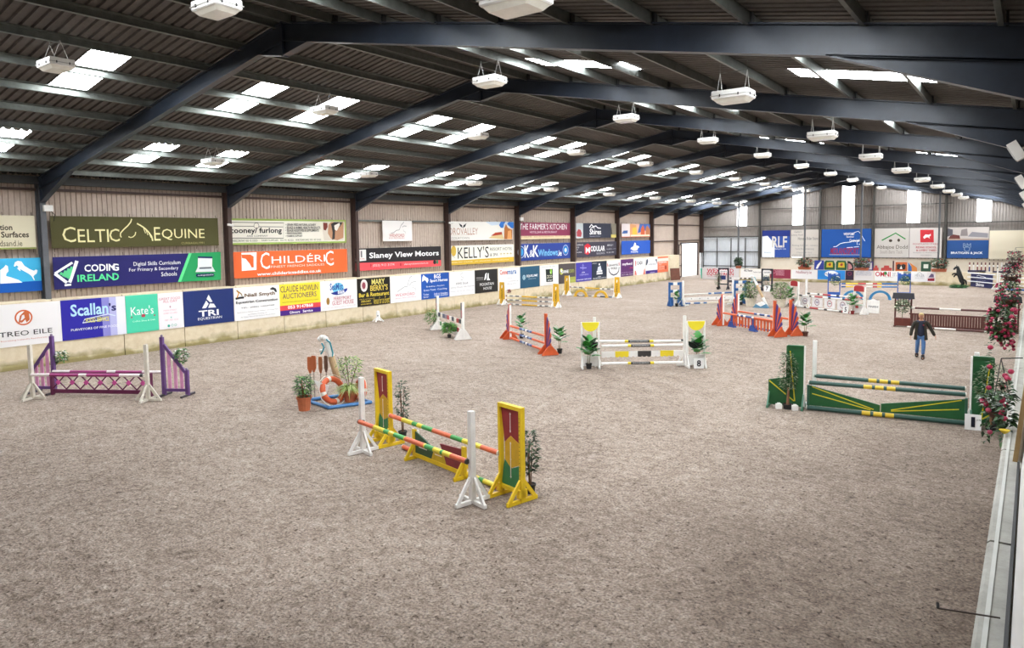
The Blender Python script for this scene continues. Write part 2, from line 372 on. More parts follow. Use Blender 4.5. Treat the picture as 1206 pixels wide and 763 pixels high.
for z, h in ((5.62, .1), (7.5, .08)):
    x0 = 0 if z < 7 else 6.6; MB().bb(x0, 31.6 if z < 7 else 25, FY-.3, FY-.2, z-h/2, z+h/2).build('sheeting_rail', DG, wf)
for x in (6.62, 12.98, 18.15, 24.48):
    mb = MB(); z = roofz(x)-.7; mb.bb(x-.09, x+.09, FY-.2, FY-.17, .0, z); mb.bb(x-.09, x+.09, FY-.45, FY-.42, 0, z); mb.bb(x-.015, x+.015, FY-.43, FY-.18, 0, z); mb.build('gable_column', DG, wf)
for x in (6.75, 13.3, 18.35, 24.65):
    z = roofz(x)-.65; mb = MB(); mb.bb(x-.07, x+.07, 72.62, 72.76, 0, z); o = mb.build('prop_post', mat('57595c', .5, 0, .15, 3), kind='structure'); o['label'] = 'slim grey steel post rising from behind the low far wall'
# big sliding door in the far wall, clad in pale sheet
d1 = MB(); ribwall(d1, FY-.02, -.4, 6.5, .0, 4.35, .235, .04, 'x', -1)
door = d1.build('door_1', mat('cfd2d6', .5, 0, .08, 1), kind='structure'); door['label'] = 'large pale sliding door behind a dark steel grid at the far left corner'
for x in (0.0, 1.65, 3.3, 4.95, 6.45): MB().bb(x-.04, x+.04, FY-.14, FY-.06, 0, 4.35).build('door_stile', DG, door)
for z in (1.1, 2.75, 4.4): MB().bb(-.05, 6.55, FY-.16, FY-.06, z-.04, z+(.14 if z > 4 else .04)).build('door_rail', DG, door)
# side door in the left wall: open leaf
fr = MB(); fr.bb(-.5, -.35, 74.62, 74.72, 0, 3.85); fr.bb(-.5, -.35, 79.55, 79.65, 0, 3.85); fr.bb(-.5, -.35, 74.6, 79.65, 3.75, 3.87); d2 = fr.build('door_2', COLM, kind='structure'); d2['label'] = 'open side doorway in the left wall full of daylight'
lf = MB(); ribwall(lf, -.3, 72.95, 74.6, .1, 3.7, .2, .03, 'y', 1); lf.build('door_leaf', SHEET, d2)
lb = MB()
for z in (.12, 1.35, 2.55, 3.68): lb.bb(-.3, -.22, 72.95, 74.6, z-.04, z+.04)
for y in (73.0, 73.8, 74.55): lb.bb(-.3, -.22, y-.04, y+.04, .1, 3.7)
lb.build('leaf_frame', COLM, d2)
# near gable with its own translucent wall strips (behind the camera)
mb = MB(); ribwall(mb, Y0, -.46, 32.12, 0, gz, .235, .04, 'x', 1); wn = mb.build('wall_near', SHEET, kind='structure')

MB().bb(31.335, 31.36, Y0, Y1-.3, 2.6, 2.612).build('ledge_lip', mat('b8b7b0', .7, 0, .1, 3), bpy.data.objects['wall_right'])
# low concrete wall in front of the storage bay at the far end
mb = MB()
lw = thing('low_wall', 'low concrete kickboard wall across the far end', None, (0,0,0)); lw['kind'] = 'structure'
x = 2.95
while x < 31.3:
    L_ = min(3.5, 31.34-x)
    if x > 6.9: MB().bb(x+.01, x+L_-.01, 72.42, 72.58, 0, 1.22).build('concrete_panel', CONC, lw)
    else: 
        L_ = 4.02; MB().bb(x+.01, x+L_-.01, 72.44, 72.58, 0, 1.27).build('board_panel', mat('cdc9c6', .5, 0, .05, 2), lw)
    x += L_
BANNERS=[
('cream banner with brown sand company lettering,cut by the left edge of view','u',4.1,11.16,4.61,5.91,'d9d0b4',[('t','ction',5.77,0.73,6.29,0.939,'3b3226',1),('t','Track & Surfaces',4.91,0.449,6.83,0.681,'3b3226',1),('t','www.wexfordsand.ie',4.59,0.119,6.59,0.34,'4a4030',0),('p',[(0.0,0.0),(7.06,0.0),(7.06,0.065),(0.0,0.065)],'8a9250')]),
('light blue banner with white leaping horses over a dark blue stripe','v',4.1,11.27,2.95,4.26,'3fb3e0',[('p',[(0.0,0.0),(7.17,0.0),(7.17,0.393),(0.0,0.393)],'1558b0'),('p',[(5.8,0.88),(5.92,0.97),(5.99,1.07),(6.06,1.01),(6.07,0.82),(5.99,0.73),(5.98,0.64),(6.14,0.58),(6.38,0.47),(6.51,0.36),(5.77,0.36)],'ffffff'),('p',[(6.25,1.01),(6.3,1.16),(6.4,1.21),(6.52,1.18),(6.61,1.01),(6.77,0.88),(6.92,0.8),(7.0,0.85),(7.05,0.8),(7.01,0.68),(6.93,0.63),(6.89,0.57),(6.93,0.44),(6.9,0.43),(6.83,0.59),(6.74,0.69),(6.62,0.77),(6.52,0.84),(6.46,0.9),(6.47,0.83),(6.44,0.81),(6.36,0.92),(6.41,0.97),(6.35,1.04),(6.28,0.99)],'ffffff')]),
('olive green banner with cream capitals and a line-drawn horse head','u',11.7,18.9,4.61,5.91,'4b4823',[('t','C',0.41,0.24,0.91,0.866,'e8dfa8',0),('t','ELTI',0.98,0.234,2.19,0.768,'e8dfa8',0),('t','C',2.21,0.244,2.63,0.789,'e8dfa8',0),('t','E',4.11,0.261,4.39,0.864,'e8dfa8',0),('t','QUINE',4.45,0.275,6.49,0.786,'e8dfa8',0),('t','CURRAGH,1991',5.34,0.064,6.45,0.18,'a9a06a',0),('l',[(3.17,1.22),(3.12,1.08),(2.99,0.92),(2.8,0.75),(2.67,0.6),(2.66,0.48),(2.7,0.42)],0.05,'e8dfa8'),('l',[(2.99,0.45),(3.09,0.41),(3.19,0.44),(3.28,0.53),(3.31,0.65)],0.04,'e8dfa8'),('l',[(3.38,1.02),(3.53,0.94),(3.71,0.81),(3.86,0.65),(3.99,0.46),(4.03,0.25)],0.06,'e8dfa8'),('l',[(3.66,0.81),(3.73,0.59)],0.03,'e8dfa8'),('l',[(3.76,0.73),(3.83,0.51)],0.03,'e8dfa8'),('l',[(3.86,0.65),(3.96,0.4)],0.03,'e8dfa8')]),
('dark indigo banner with a green end panel,a laptop and a harp drawing','v',11.7,18.93,2.95,4.26,'221f63',[('p',[(5.73,1.32),(7.27,1.34),(7.23,-0.02),(5.2,0.01)],'2b9b5c'),('p',[(5.67,1.32),(5.82,1.32),(5.24,0.01),(5.09,0.01)],'62d98c'),('l',[(0.89,1.13),(0.57,0.26)],0.13,'ffffff'),('l',[(0.72,1.07),(0.05,0.65)],0.09,'ffffff'),('l',[(0.05,0.65),(0.47,0.26)],0.12,'ffffff'),('l',[(0.38,0.16),(0.62,0.17)],0.08,'ffffff'),('l',[(0.26,0.59),(0.31,0.68)],0.1,'5fd08e'),('l',[(0.35,0.52),(0.45,0.75)],0.1,'5fd08e'),('l',[(0.44,0.47),(0.57,0.83)],0.1,'5fd08e'),('l',[(0.53,0.42),(0.69,0.9)],0.1,'5fd08e'),('t','CODIN',1.15,0.665,2.36,0.967,'ffffff',1),('t','G',2.23,0.655,2.52,0.957,'ffffff',1),('t','IRELAN',0.86,0.266,2.3,0.556,'5fe09a',1),('t','D',2.24,0.255,2.5,0.557,'5fe09a',1),('t','Digital Skills Curriculum',3.14,0.779,5.24,1.0,'ffffff',0),('t','For Primary & Secondary',2.94,0.551,5.13,0.737,'ffffff',0),('t','Schools',4.33,0.311,5.05,0.497,'ffffff',0),('p',[(6.1,1.16),(6.82,1.12),(6.79,0.67),(6.07,0.68)],'e8ecec'),('p',[(6.1,1.16),(6.82,1.12),(6.82,1.04),(6.09,1.08)],'1c2a5a'),('p',[(6.07,0.68),(6.79,0.67),(6.94,0.4),(5.94,0.42)],'d9dfdf'),('p',[(6.15,0.63),(6.73,0.63),(6.77,0.56),(6.13,0.56)],'5a6068'),('p',[(5.98,0.34),(6.84,0.33),(6.89,0.24),(6.82,0.18),(6.0,0.19),(5.95,0.26)],'152a52'),('t','codingireland.ie',6.05,0.216,6.83,0.297,'ffffff',0)]),
('white banner with lime border,black lettering and a horse and rider photograph','u',19.48,26.74,4.61,5.91,'e9e4d6',[('F',0.1,'9bb15c'),('l',[(0.05,1.11),(3.12,1.1),(3.07,0.3),(-0.01,0.34)],0.03,'222222'),('l',[(0.04,0.92),(1.37,0.92)],0.025,'222222'),('l',[(1.63,0.9),(3.07,0.89)],0.025,'222222'),('r',1.5,0.95,0.15,0.02,'222222'),('t','cooney/ furlong',0.04,0.493,2.98,0.852,'111111',1),('t','AND COMPANY',0.93,0.386,2.13,0.478,'333333',0),('t','• GRAIN FEED,NATURAL & DAIRY',3.23,0.933,5.17,1.072,'222222',1),('t','• SILAGE & ANIMAL HEALTH PRODUCTS',3.22,0.783,5.46,0.922,'222222',1),('t','• SILAGE ADDITIVES & SUPPLEMENTS',3.21,0.644,5.35,0.771,'222222',1),('t','• FENCE BUILDING',3.21,0.505,4.22,0.609,'222222',1),('t','• FARMING SUPPORT',3.2,0.366,4.26,0.458,'222222',1),('t','ENNISCORTHY 053 92 33333',0.0,0.144,1.52,0.26,'4a5530',0),('t','FARM SUPPLIES   053 91 42222   WATERFORD 051 83 2525',1.76,0.156,5.47,0.248,'4a5530',0),('p',[(5.65,1.18),(7.13,1.19),(7.05,0.17),(5.68,0.16),(5.59,0.68)],'d8cfc0'),('p',[(5.65,1.13),(5.94,1.12),(5.95,0.89),(5.81,0.7),(5.67,0.74)],'7a3c33'),('p',[(6.01,1.01),(6.2,1.17),(7.09,1.18),(7.04,0.29),(6.6,0.15),(6.16,0.24),(5.95,0.54)],'b98a6a'),('p',[(6.19,1.07),(6.42,1.17),(7.02,1.16),(6.82,0.92),(6.47,0.77),(6.42,0.24),(6.23,0.18),(6.28,0.59)],'3a3634'),('p',[(6.41,0.98),(6.79,1.13),(6.82,1.01),(6.58,0.68),(6.44,0.74)],'efe9df')]),
('orange banner with a white saddle square and large white serif lettering','v',19.46,26.76,2.95,4.26,'ec6a34',[('p',[(0.62,1.26),(1.47,1.27),(1.42,0.38),(0.6,0.36)],'ffffff'),('p',[(0.62,1.17),(1.12,1.16),(1.29,1.06),(1.27,0.51),(1.15,0.51),(1.07,0.68),(0.84,0.96),(0.64,1.0)],'ec6a34'),('t','C',1.66,0.389,2.21,1.247,'ffffff',0),('t','HILDÉRI',2.32,0.657,5.74,1.133,'ffffff',0),('t','C',5.75,0.4,6.33,1.235,'ffffff',0),('t','UK',6.11,0.705,6.34,0.809,'ffffff',0),('t','FINEST FRENCH SADDLES',2.26,0.434,5.68,0.55,'ffe6d6',0),('t','www.childericsaddles.co.uk',1.45,0.072,5.45,0.235,'ffffff',1)]),
('small white sign with grey line-drawn horse hung high on the bare cladding','u',29.55,32.05,4.65,5.9,'ece8e4',[('l',[(0.67,0.48),(0.92,0.53),(1.14,0.66),(1.39,0.69),(1.55,0.97),(1.81,1.18)],0.03,'777777'),('l',[(1.65,0.86),(1.8,0.94),(2.02,0.92)],0.03,'777777'),('l',[(1.72,0.71),(1.79,0.6),(1.94,0.55),(1.93,0.44)],0.02,'999999'),('t','WEXFORD',0.53,0.261,1.82,0.447,'b5403c',0),('t','EQUESTRIAN',0.52,0.136,1.81,0.228,'c07070',0)]),
('black banner with large white lettering over a coral telephone stripe','v',27.37,34.7,2.95,4.26,'262325',[('p',[(0.0,0.0),(7.33,0.0),(7.33,0.393),(0.0,0.472)],'e2545a'),('p',[(0.04,1.24),(0.82,1.24),(0.81,0.59),(0.02,0.56)],'f0ece6'),('t','II',0.21,0.792,0.52,1.163,'777777',1),('t','MOTORS',0.08,0.656,0.7,0.737,'c04040',0),('t','Slaney View Motors',1.06,0.609,7.11,1.05,'ffffff',1),('t','(053) 913 3174',1.31,0.161,3.07,0.347,'ffd7d7',0),('t','slaneyviewmotors.ie',3.9,0.163,6.08,0.314,'ffd7d7',0),('t','F',1.12,0.17,1.21,0.379,'aa2233',1),('t','E',3.55,0.151,3.72,0.337,'aa2233',1),('e',6.69,0.28,0.14,0.14,'2a2a2a'),('e',6.94,0.28,0.1,0.14,'3c7a5a')]),
('ivory banner with wheat-ear lettering and a painted hotel under blue sky','u',35.5,42.73,4.61,5.91,'e9e6df',[('p',[(1.07,1.18),(1.4,1.05),(1.44,0.86),(1.21,0.97)],'2e3336'),('p',[(1.88,1.19),(1.56,1.05),(1.47,0.86),(1.71,0.94)],'2e3336'),('t','OROVALLEY',0.0,0.398,3.1,0.862,'b58a78',0),('t','COUNTRY HOTEL',0.23,0.347,2.53,0.405,'c8b0a0',0),('t','COURTOWN',0.27,0.093,2.15,0.244,'9a9086',0),('p',[(3.95,1.31),(7.37,1.33),(7.36,0.87),(6.73,1.05),(6.05,0.93),(5.58,1.1),(4.66,1.04)],'c9d6e2'),('p',[(5.54,1.07),(5.78,1.33),(6.35,1.32),(6.15,1.16),(6.05,0.87),(5.77,0.87)],'2f6fc0'),('p',[(6.54,1.16),(6.73,1.32),(7.37,1.31),(7.36,0.87),(7.11,0.84),(6.82,0.99)],'2f6fc0'),('p',[(6.13,0.04),(6.19,0.87),(6.39,1.16),(6.63,0.87),(7.16,0.73),(7.14,0.02)],'b06a35'),('p',[(6.51,0.03),(6.62,0.64),(7.01,0.7),(7.09,0.03)],'d99a5c'),('p',[(4.27,0.14),(4.92,0.36),(5.01,0.53),(5.85,0.58),(5.94,0.41),(6.13,0.04)],'d8c08a'),('p',[(4.55,0.31),(5.1,0.52),(5.87,0.58),(5.9,0.38),(4.92,0.3)],'a8402c')]),
('cream and gold banner with tall black capitals and a gold circle','v',35.56,42.84,2.95,4.26,'f1eedf',[('p',[(0.0,0.0),(7.28,0.0),(7.28,0.354),(0.0,0.314)],'d0ab3c'),('e',0.42,0.96,0.26,0.36,'cfae48'),('l',[(0.08,1.11),(0.02,0.85),(0.25,0.63),(0.57,0.49)],0.07,'c9c6c2'),('t','KELLY',0.83,0.424,3.53,1.178,'20222a',0),('t',"'S",3.6,0.411,4.24,1.212,'20222a',0),('t','RESORT HOTEL',4.39,0.879,7.1,1.1,'30323a',0),('t','& SPA',4.38,0.479,5.31,0.7,'30323a',0),('t','* * * *',5.54,0.459,7.01,0.691,'b09030',1),('t','ROSSLARE STRAND · CO. WEXFORD · WWW.KELLYS.IE',0.12,0.147,6.61,0.205,'f4ecc8',0)]),
('burgundy banner with narrow white capitals and a cream lower edge','u',43.61,50.89,4.61,5.91,'8e2f52',[('p',[(0.0,0.0),(7.28,0.0),(7.28,0.247),(0.0,0.26)],'e8d3ac'),('t',"THE FARMER'S KITCHEN",0.02,0.748,6.75,1.212,'ffffff',0),('t','HOTEL,BAR & RESTAURANT',1.36,0.441,5.24,0.627,'f0d8e0',0),('t','ROSSLARE   www.farmerskitchen.ie   053 913 2181',0.24,0.124,6.63,0.251,'a08860',0)]),
('royal blue banner with large white double letters and round blue crests','v',43.69,50.89,2.95,4.26,'1e3a8e',[('r',6.47,0.69,0.44,0.05,'cfe2ff'),('e',6.47,0.69,0.32,0.3,'3a9ad8'),('e',6.47,0.69,0.17,0.16,'ffffff'),('r',0.11,0.68,0.46,0.05,'cfe2ff'),('e',0.09,0.68,0.3,0.3,'3a9ad8'),('t','K',0.54,0.244,1.14,1.206,'ffffff',1),('t','&',1.19,0.274,1.74,0.808,'ffffff',0),('t','K',1.68,0.256,2.45,1.172,'ffffff',1),('t','Windows',2.39,0.284,5.24,0.829,'7fc4f0',1),('t','.ie',5.24,0.228,5.85,0.692,'ffffff',1)]),
('navy banner with a sketched grandstand and figures at both ends','u',51.88,59.05,4.61,5.91,'23283c',[('p',[(0.0,0.0),(1.15,0.0),(1.15,1.3),(0.0,1.3)],'c8cfd0'),('p',[(0.07,0.52),(0.35,0.79),(0.74,0.72),(0.93,0.42),(0.8,0.11),(0.09,0.15)],'b04a50'),('p',[(6.17,0.0),(7.17,0.0),(7.17,1.3),(6.17,1.3)],'8d8676'),('p',[(6.17,0.0),(7.17,0.0),(7.17,0.286),(6.17,0.286)],'cfc06a'),('p',[(6.03,0.32),(6.26,1.11),(6.41,0.32)],'4a463e'),('l',[(2.23,0.93),(2.61,1.2),(2.88,1.0),(3.37,1.07),(3.72,0.89),(4.28,0.86)],0.1,'ffffff'),('l',[(2.4,0.79),(2.75,0.96),(3.16,0.86)],0.07,'ffffff'),('t','Shires',2.26,0.307,4.31,0.783,'ffffff',1),('t','Equestrian Products',2.3,0.084,4.17,0.2,'c8ccd8',0)]),
('charcoal banner with a red shield and white modular lettering','v',51.95,59.12,2.95,4.26,'3d3a48',[('p',[(1.33,0.31),(1.31,1.02),(1.85,1.18),(2.36,1.0),(2.31,0.35),(1.84,0.19)],'d83040'),('t','M',1.51,0.346,2.22,0.845,'ffffff',1),('t','ODULAR',2.36,0.456,4.95,0.944,'ffffff',1),('t','BUILDINGS',3.42,0.172,4.92,0.346,'c8c8d0',0),('t','COMMERCIAL',-0.06,1.024,1.11,1.14,'ffffff',0),('t','SITE',-0.06,0.805,0.39,0.909,'ffffff',0),('t','OFF',-0.06,0.605,0.2,0.709,'ffffff',0),('t','BUILDINGS',-0.06,0.396,0.84,0.488,'ffffff',0),('t','SERVICE T',5.36,0.893,6.53,1.032,'ffffff',0),('t','modular.ie  .com',5.24,0.564,7.01,0.691,'c8c8d0',0),('t','01 555 1771',5.24,0.245,6.63,0.349,'ffffff',0)]),
('colourful banner of painted town houses in pink,yellow and blue','u',60.14,66.3,4.61,5.91,'e8b49a',[('p',[(0.0,0.0),(1.72,0.0),(1.72,1.3),(0.0,1.3)],'e9dede'),('p',[(0.04,0.35),(0.39,0.64),(1.27,0.66),(1.22,0.38)],'3c5f9c'),('p',[(1.72,0.0),(3.39,0.0),(3.08,1.17),(1.72,1.3)],'e0a070'),('p',[(3.39,0.39),(3.82,1.3),(6.16,1.3),(6.16,0.78)],'4a6ab0'),('p',[(4.07,0.13),(4.07,0.78),(4.56,1.235),(4.93,0.78),(4.93,0.13)],'d06038'),('p',[(5.17,0.13),(5.17,0.91),(5.54,1.17),(6.1,0.78),(6.1,0.13)],'c07850'),('p',[(2.22,0.26),(2.22,0.91),(3.08,0.975),(3.2,0.26)],'eac24a'),('p',[(1.85,0.052),(6.04,0.052),(6.04,0.234),(1.85,0.234)],'efe0c0'),('p',[(0.0,0.0),(6.16,0.0),(6.16,0.065),(0.0,0.065)],'c05a3c')]),
('bright blue banner with one white jumping horse and rider emblem','v',60.14,66.37,2.95,4.26,'1f55b8',[('p',[(1.76,0.46),(2.01,0.67),(2.42,0.74),(2.76,1.15),(2.98,1.03),(3.04,0.84),(3.52,0.78),(3.78,0.65),(3.49,0.6),(3.32,0.41),(2.84,0.34),(2.34,0.37),(1.92,0.52)],'ffffff'),('t','showjumping',1.92,0.109,3.43,0.33,'ffffff',1)]),
('white board with a copper ring emblem and black serif capitals at far left','d',8.3,11.68,0.91,2.53,'f2efee',[('r',2.09,1.08,0.3,0.055,'d0693c'),('p',[(1.91,0.9),(1.97,1.16),(2.14,1.33),(2.28,1.26),(2.29,0.98),(2.18,0.88),(2.14,1.0),(2.03,0.89)],'c96a3f'),('p',[(1.98,0.97),(2.04,1.17),(2.11,1.19),(2.13,1.07),(2.04,0.99)],'f2efee'),('t','TREO EILE',1.26,0.393,3.04,0.581,'222222',0),('t',"Retraining Ireland's Racehorses",1.3,0.204,2.85,0.271,'d08068',0)]),
('violet-blue board fading to white with outlined script lettering','d',11.69,14.16,0.91,2.53,'2f2aa0',[('p',[(1.53,0.0),(2.47,0.0),(2.47,1.62),(1.53,1.62)],'8c8ad0'),('p',[(1.83,0.0),(2.47,0.0),(2.47,1.62),(1.83,1.62)],'bcbce6'),('p',[(2.1,0.0),(2.47,0.0),(2.47,1.62),(2.1,1.62)],'ececf6'),('t','Scallan',0.34,0.936,1.78,1.432,'bfe6ff',1),('t',"'s",1.81,1.034,2.1,1.37,'2a2a6a',1),('l',[(2.05,0.82),(1.76,0.92),(0.85,0.79),(0.76,0.65),(1.27,0.69),(1.68,0.75)],0.04,'dfe9ff'),('t','FOOD SERVICE',0.89,0.633,1.79,0.821,'e8df60',1),('t','PURVEYORS OF FINE FOOD',0.32,0.352,2.15,0.445,'ffffff',0)]),
('mint green board with white handwritten script and red roses','d',14.18,15.55,0.91,2.53,'4fd0a8',[('t',"Kate's",0.2,0.757,1.17,1.132,'ffffff',0),('e',0.72,0.71,0.09,0.07,'c04858'),('e',0.22,0.68,0.035,0.035,'b05058'),('e',1.2,0.68,0.035,0.035,'b05058'),('t','Coffee Shop & Deli',0.25,0.443,1.21,0.523,'e8fff4',0)]),
('white board with pale pink spaced capitals and a mint row of icons','d',15.57,16.7,0.91,2.53,'f4f0f2',[('t','GREAT FOOD',0.04,1.31,1.01,1.418,'d98c96',0),('t','ALL DAY',0.21,1.19,0.87,1.298,'d98c96',0),('e',0.53,0.99,0.035,0.05,'c0a0a8'),('t','MAIN STREET',0.22,0.804,0.83,0.871,'e0b0b8',0),('t','GOREY CO WEX',0.21,0.674,0.84,0.741,'e0b0b8',0),('e',0.55,0.51,0.03,0.04,'8fd0c0'),('t','087 705 1234',0.26,0.364,0.87,0.431,'e0b0b8',0),('e',0.42,0.14,0.06,0.06,'3fb09a'),('r',0.58,0.15,0.055,0.015,'3fb09a'),('r',0.73,0.15,0.055,0.015,'3fb09a')]),
('navy board with a white three-piece triangle emblem','d',16.72,19.22,0.91,2.53,'24356e',[('p',[(1.23,1.4),(1.41,1.05),(1.28,1.04),(1.12,1.2)],'ffffff'),('p',[(1.1,1.13),(1.21,0.97),(1.08,0.78),(0.88,0.78)],'ffffff'),('p',[(1.28,0.98),(1.47,0.95),(1.58,0.77),(1.18,0.78)],'ffffff'),('t','TRI',0.7,0.395,1.7,0.676,'ffffff',1),('t','EQUESTRIAN',0.65,0.218,1.85,0.352,'ffffff',0)]),
('white board with an orange digger drawing and black brush lettering','d',19.25,21.81,0.91,2.53,'f4f3f2',[('l',[(0.08,1.09),(0.31,1.12),(0.53,1.12)],0.1,'333333'),('l',[(0.15,1.5),(0.26,1.35),(0.16,1.14)],0.06,'d89030'),('l',[(0.15,1.5),(0.38,1.32),(0.44,1.2)],0.05,'8a6a30'),('p',[(2.0,1.45),(2.17,1.53),(2.36,1.44),(2.42,1.26),(2.32,1.26),(2.23,1.38),(2.06,1.4)],'3a3a3a'),('t','Niall Smyth',0.57,1.08,2.29,1.308,'6a4a1a',1),('t','Equestrian Construction',0.09,0.796,2.44,0.957,'1a1a1a',1),('t','TEL: (086) 1060960',0.34,0.563,2.23,0.643,'1a1a1a',0),('t','Sand Arenas Gallops Horse Walkers and Lunge Pens',0.13,0.354,2.44,0.421,'9a9a9a',0),('t','and Stables Fencing etc',0.7,0.224,1.78,0.291,'9a9a9a',0),('t','All Types Equestrian Surface Work Done',0.3,0.114,2.27,0.181,'9a9a9a',0)]),
('yellow auctioneer board with red and purple lower stripes','d',21.81,24.38,0.91,2.53,'f2dc3c',[('p',[(0.0,0.0),(2.57,0.0),(2.57,0.259),(0.0,0.259)],'4e2a86'),('p',[(0.0,0.259),(2.57,0.259),(2.57,0.518),(0.0,0.518)],'dd4a50'),('t','CLAUDE HOWLIN',0.06,1.201,2.43,1.523,'4a2f5a',0),('t','AUCTIONEERS',0.18,0.856,2.31,1.124,'5a3a6a',0),('t','www.howlinauctioneers.com',0.14,0.654,2.42,0.721,'8a7a3a',0),('t','053 9147868',0.47,0.315,2.06,0.489,'ffffff',1),('t','Gilmore',0.56,0.058,1.21,0.192,'ffffff',1),('t','Service',1.39,0.058,2.03,0.192,'ffffff',1)]),
('white board with a blue oval logo and red guest house lettering','d',24.39,26.96,0.91,2.53,'f4f3f3',[('e',1.22,1.17,0.4,0.33,'7fd0ec'),('p',[(0.69,0.95),(1.88,1.15),(1.84,1.02),(1.59,0.85),(1.11,0.81),(0.84,0.86)],'2a3a8e'),('t','SeaMist',0.65,1.095,1.57,1.484,'2f5fa8',1),('t','B&B',1.19,0.867,1.66,1.056,'ffffff',1),('e',0.49,0.51,0.11,0.2,'a07838'),('t','FERRYPORT',0.9,0.523,2.13,0.711,'c05a6a',0),('t','GUEST HOUSE',0.77,0.26,2.29,0.488,'c05a6a',0),('t','www.ferryportguesthouse.ie  053 9131001',0.15,0.114,2.46,0.181,'c8b0b4',0)]),
('black pub board with gold lettering and a round white crest','d',26.99,29.53,0.91,2.53,'1c1a17',[('e',0.51,1.21,0.27,0.36,'efe9e2'),('e',0.49,1.21,0.14,0.2,'9a4a58'),('r',0.49,1.21,0.24,0.02,'c0a0a0'),('t','MARY',1.09,1.221,2.13,1.543,'ecdf80',1),('t',"BERRY'S",0.97,0.849,2.36,1.197,'e2c95a',1),('t','Bar & Restaurant',0.1,0.539,2.45,0.78,'e8cf50',1),('t','Main Street Rosslare',0.14,0.394,1.13,0.461,'d8c060',0),('t','OPEN DAILY',0.25,0.229,0.99,0.35,'e0c850',1),('t','FOOD SERVED',0.24,0.094,1.05,0.161,'e0c850',1),('t','Venue for an Event!',1.18,0.063,2.49,0.479,'e0c850',0)]),
('white board with a grey line-drawn horse above red lettering,behind the small white cone','d',29.56,32.22,0.91,2.53,'f4f3f3',[('l',[(0.56,0.66),(0.87,0.79),(1.16,0.92),(1.45,0.94),(1.55,1.24),(1.69,1.49),(1.85,1.55)],0.03,'888888'),('l',[(1.61,0.99),(1.83,1.17),(2.2,1.2)],0.03,'999999'),('l',[(1.93,0.96),(1.87,0.85),(2.15,0.75),(2.18,0.53)],0.025,'aaaaaa'),('l',[(1.36,0.57),(1.7,0.65)],0.02,'bbbbbb'),('t','WEXFORD',0.39,0.365,2.06,0.539,'d0707a',0),('t','EQUESTRIAN',0.42,0.214,2.17,0.281,'d890a0',0)]),
('blue board with a white horse head and white price lettering','d',32.23,34.87,0.91,2.53,'1d55ae',[('p',[(0.08,1.13),(0.11,1.42),(0.2,1.57),(0.4,1.44),(0.64,1.33),(0.66,1.19),(0.54,1.02),(0.47,1.13),(0.37,1.23),(0.26,1.22)],'ffffff'),('t','BGS',1.19,1.285,1.82,1.566,'ffffff',1),('t','Sport Horses',0.8,1.007,2.48,1.262,'ffffff',1),('t','Breeding / Auction',0.46,0.729,2.15,0.85,'ffffff',0),('t','Entry Tests  Coaching',0.22,0.487,2.4,0.634,'ffffff',0),('t','Tuition',0.16,0.249,0.66,0.37,'ffffff',0),('t','Stewart',0.16,0.099,0.66,0.22,'ffffff',0),('t','Irish to breeders',1.17,0.206,2.47,0.367,'ffffff',0),('t','always available',1.18,0.078,2.49,0.212,'ffffff',0)]),
('white board with a small grey ribbon emblem and thin grey text','d',34.92,37.52,0.91,2.53,'f3f2f2',[('l',[(1.36,1.54),(1.14,1.43),(1.17,1.27),(1.41,1.18),(1.33,1.05),(1.12,1.04)],0.025,'999999'),('t','HHS Stud',0.65,0.736,1.87,0.897,'666666',0),('t','Johnny Murphy 086 2525598',0.08,0.488,2.51,0.622,'aaaaaa',0),('t','Martin Byrne 086 8183134',0.11,0.264,2.46,0.331,'aaaaaa',0),('t','Enniscorthy Co. Wexford',0.62,0.084,2.0,0.151,'c0c0c0',0)]),
('black board with a white sketched mountain house','d',37.56,40.12,0.91,2.53,'262626',[('p',[(1.0,0.88),(1.14,1.3),(1.32,1.42),(1.27,1.1),(1.17,0.92)],'ffffff'),('p',[(1.3,0.86),(1.43,1.34),(1.52,1.36),(1.53,1.03),(1.69,0.85)],'ffffff'),('l',[(0.14,1.08),(0.91,1.06)],0.05,'aaaaaa'),('l',[(0.14,0.94),(0.91,0.94)],0.05,'888888'),('t','MOUNTAIN',0.51,0.492,2.1,0.693,'ffffff',0),('t','HOUSE',0.91,0.203,1.85,0.391,'ffffff',0)]),
('white board with small red and blue heading and three grey lines','d',40.22,42.89,0.91,2.53,'f3f2f2',[('t','Conne',0.17,1.159,1.09,1.507,'d05038',1),('t','mara',1.08,1.146,2.2,1.414,'5078b0',1),('t','Sport &',1.07,0.798,1.65,0.903,'b0b0b0',0),('t','Commercial',1.17,0.59,2.43,0.698,'b0b0b0',0),('t','Physio',1.07,0.37,2.18,0.478,'a0a0a0',0)]),
('teal board with a white globe emblem and short white word','d',42.89,45.5,0.91,2.53,'1f5470',[('r',0.51,0.81,0.19,0.07,'b8d4e0'),('e',0.51,0.81,0.07,0.1,'b8d4e0'),('t','EQUILUME',0.85,0.771,2.33,0.985,'ffffff',1),('t','BRIGHTER',1.09,0.624,2.11,0.691,'c0d4e0',0)]),
('white board with a dark square and lime apple emblem','d',45.59,48.22,0.91,2.53,'f3f2f0',[('t','FOLLOW THE TRAIL',0.23,1.43,2.16,1.538,'aab0aa',0),('p',[(0.76,1.29),(1.78,1.28),(1.8,0.26),(0.84,0.28)],'202a28'),('e',1.52,1.07,0.16,0.22,'8cc840'),('e',1.44,1.01,0.06,0.08,'e0f0c0'),('t','ZCO',0.93,0.557,1.69,0.812,'d8d8c0',1),('t','PAD',1.06,0.348,1.69,0.443,'ffffff',1),('t','www.foodtrail.com',0.5,0.114,1.71,0.181,'c8c8c8',0)]),
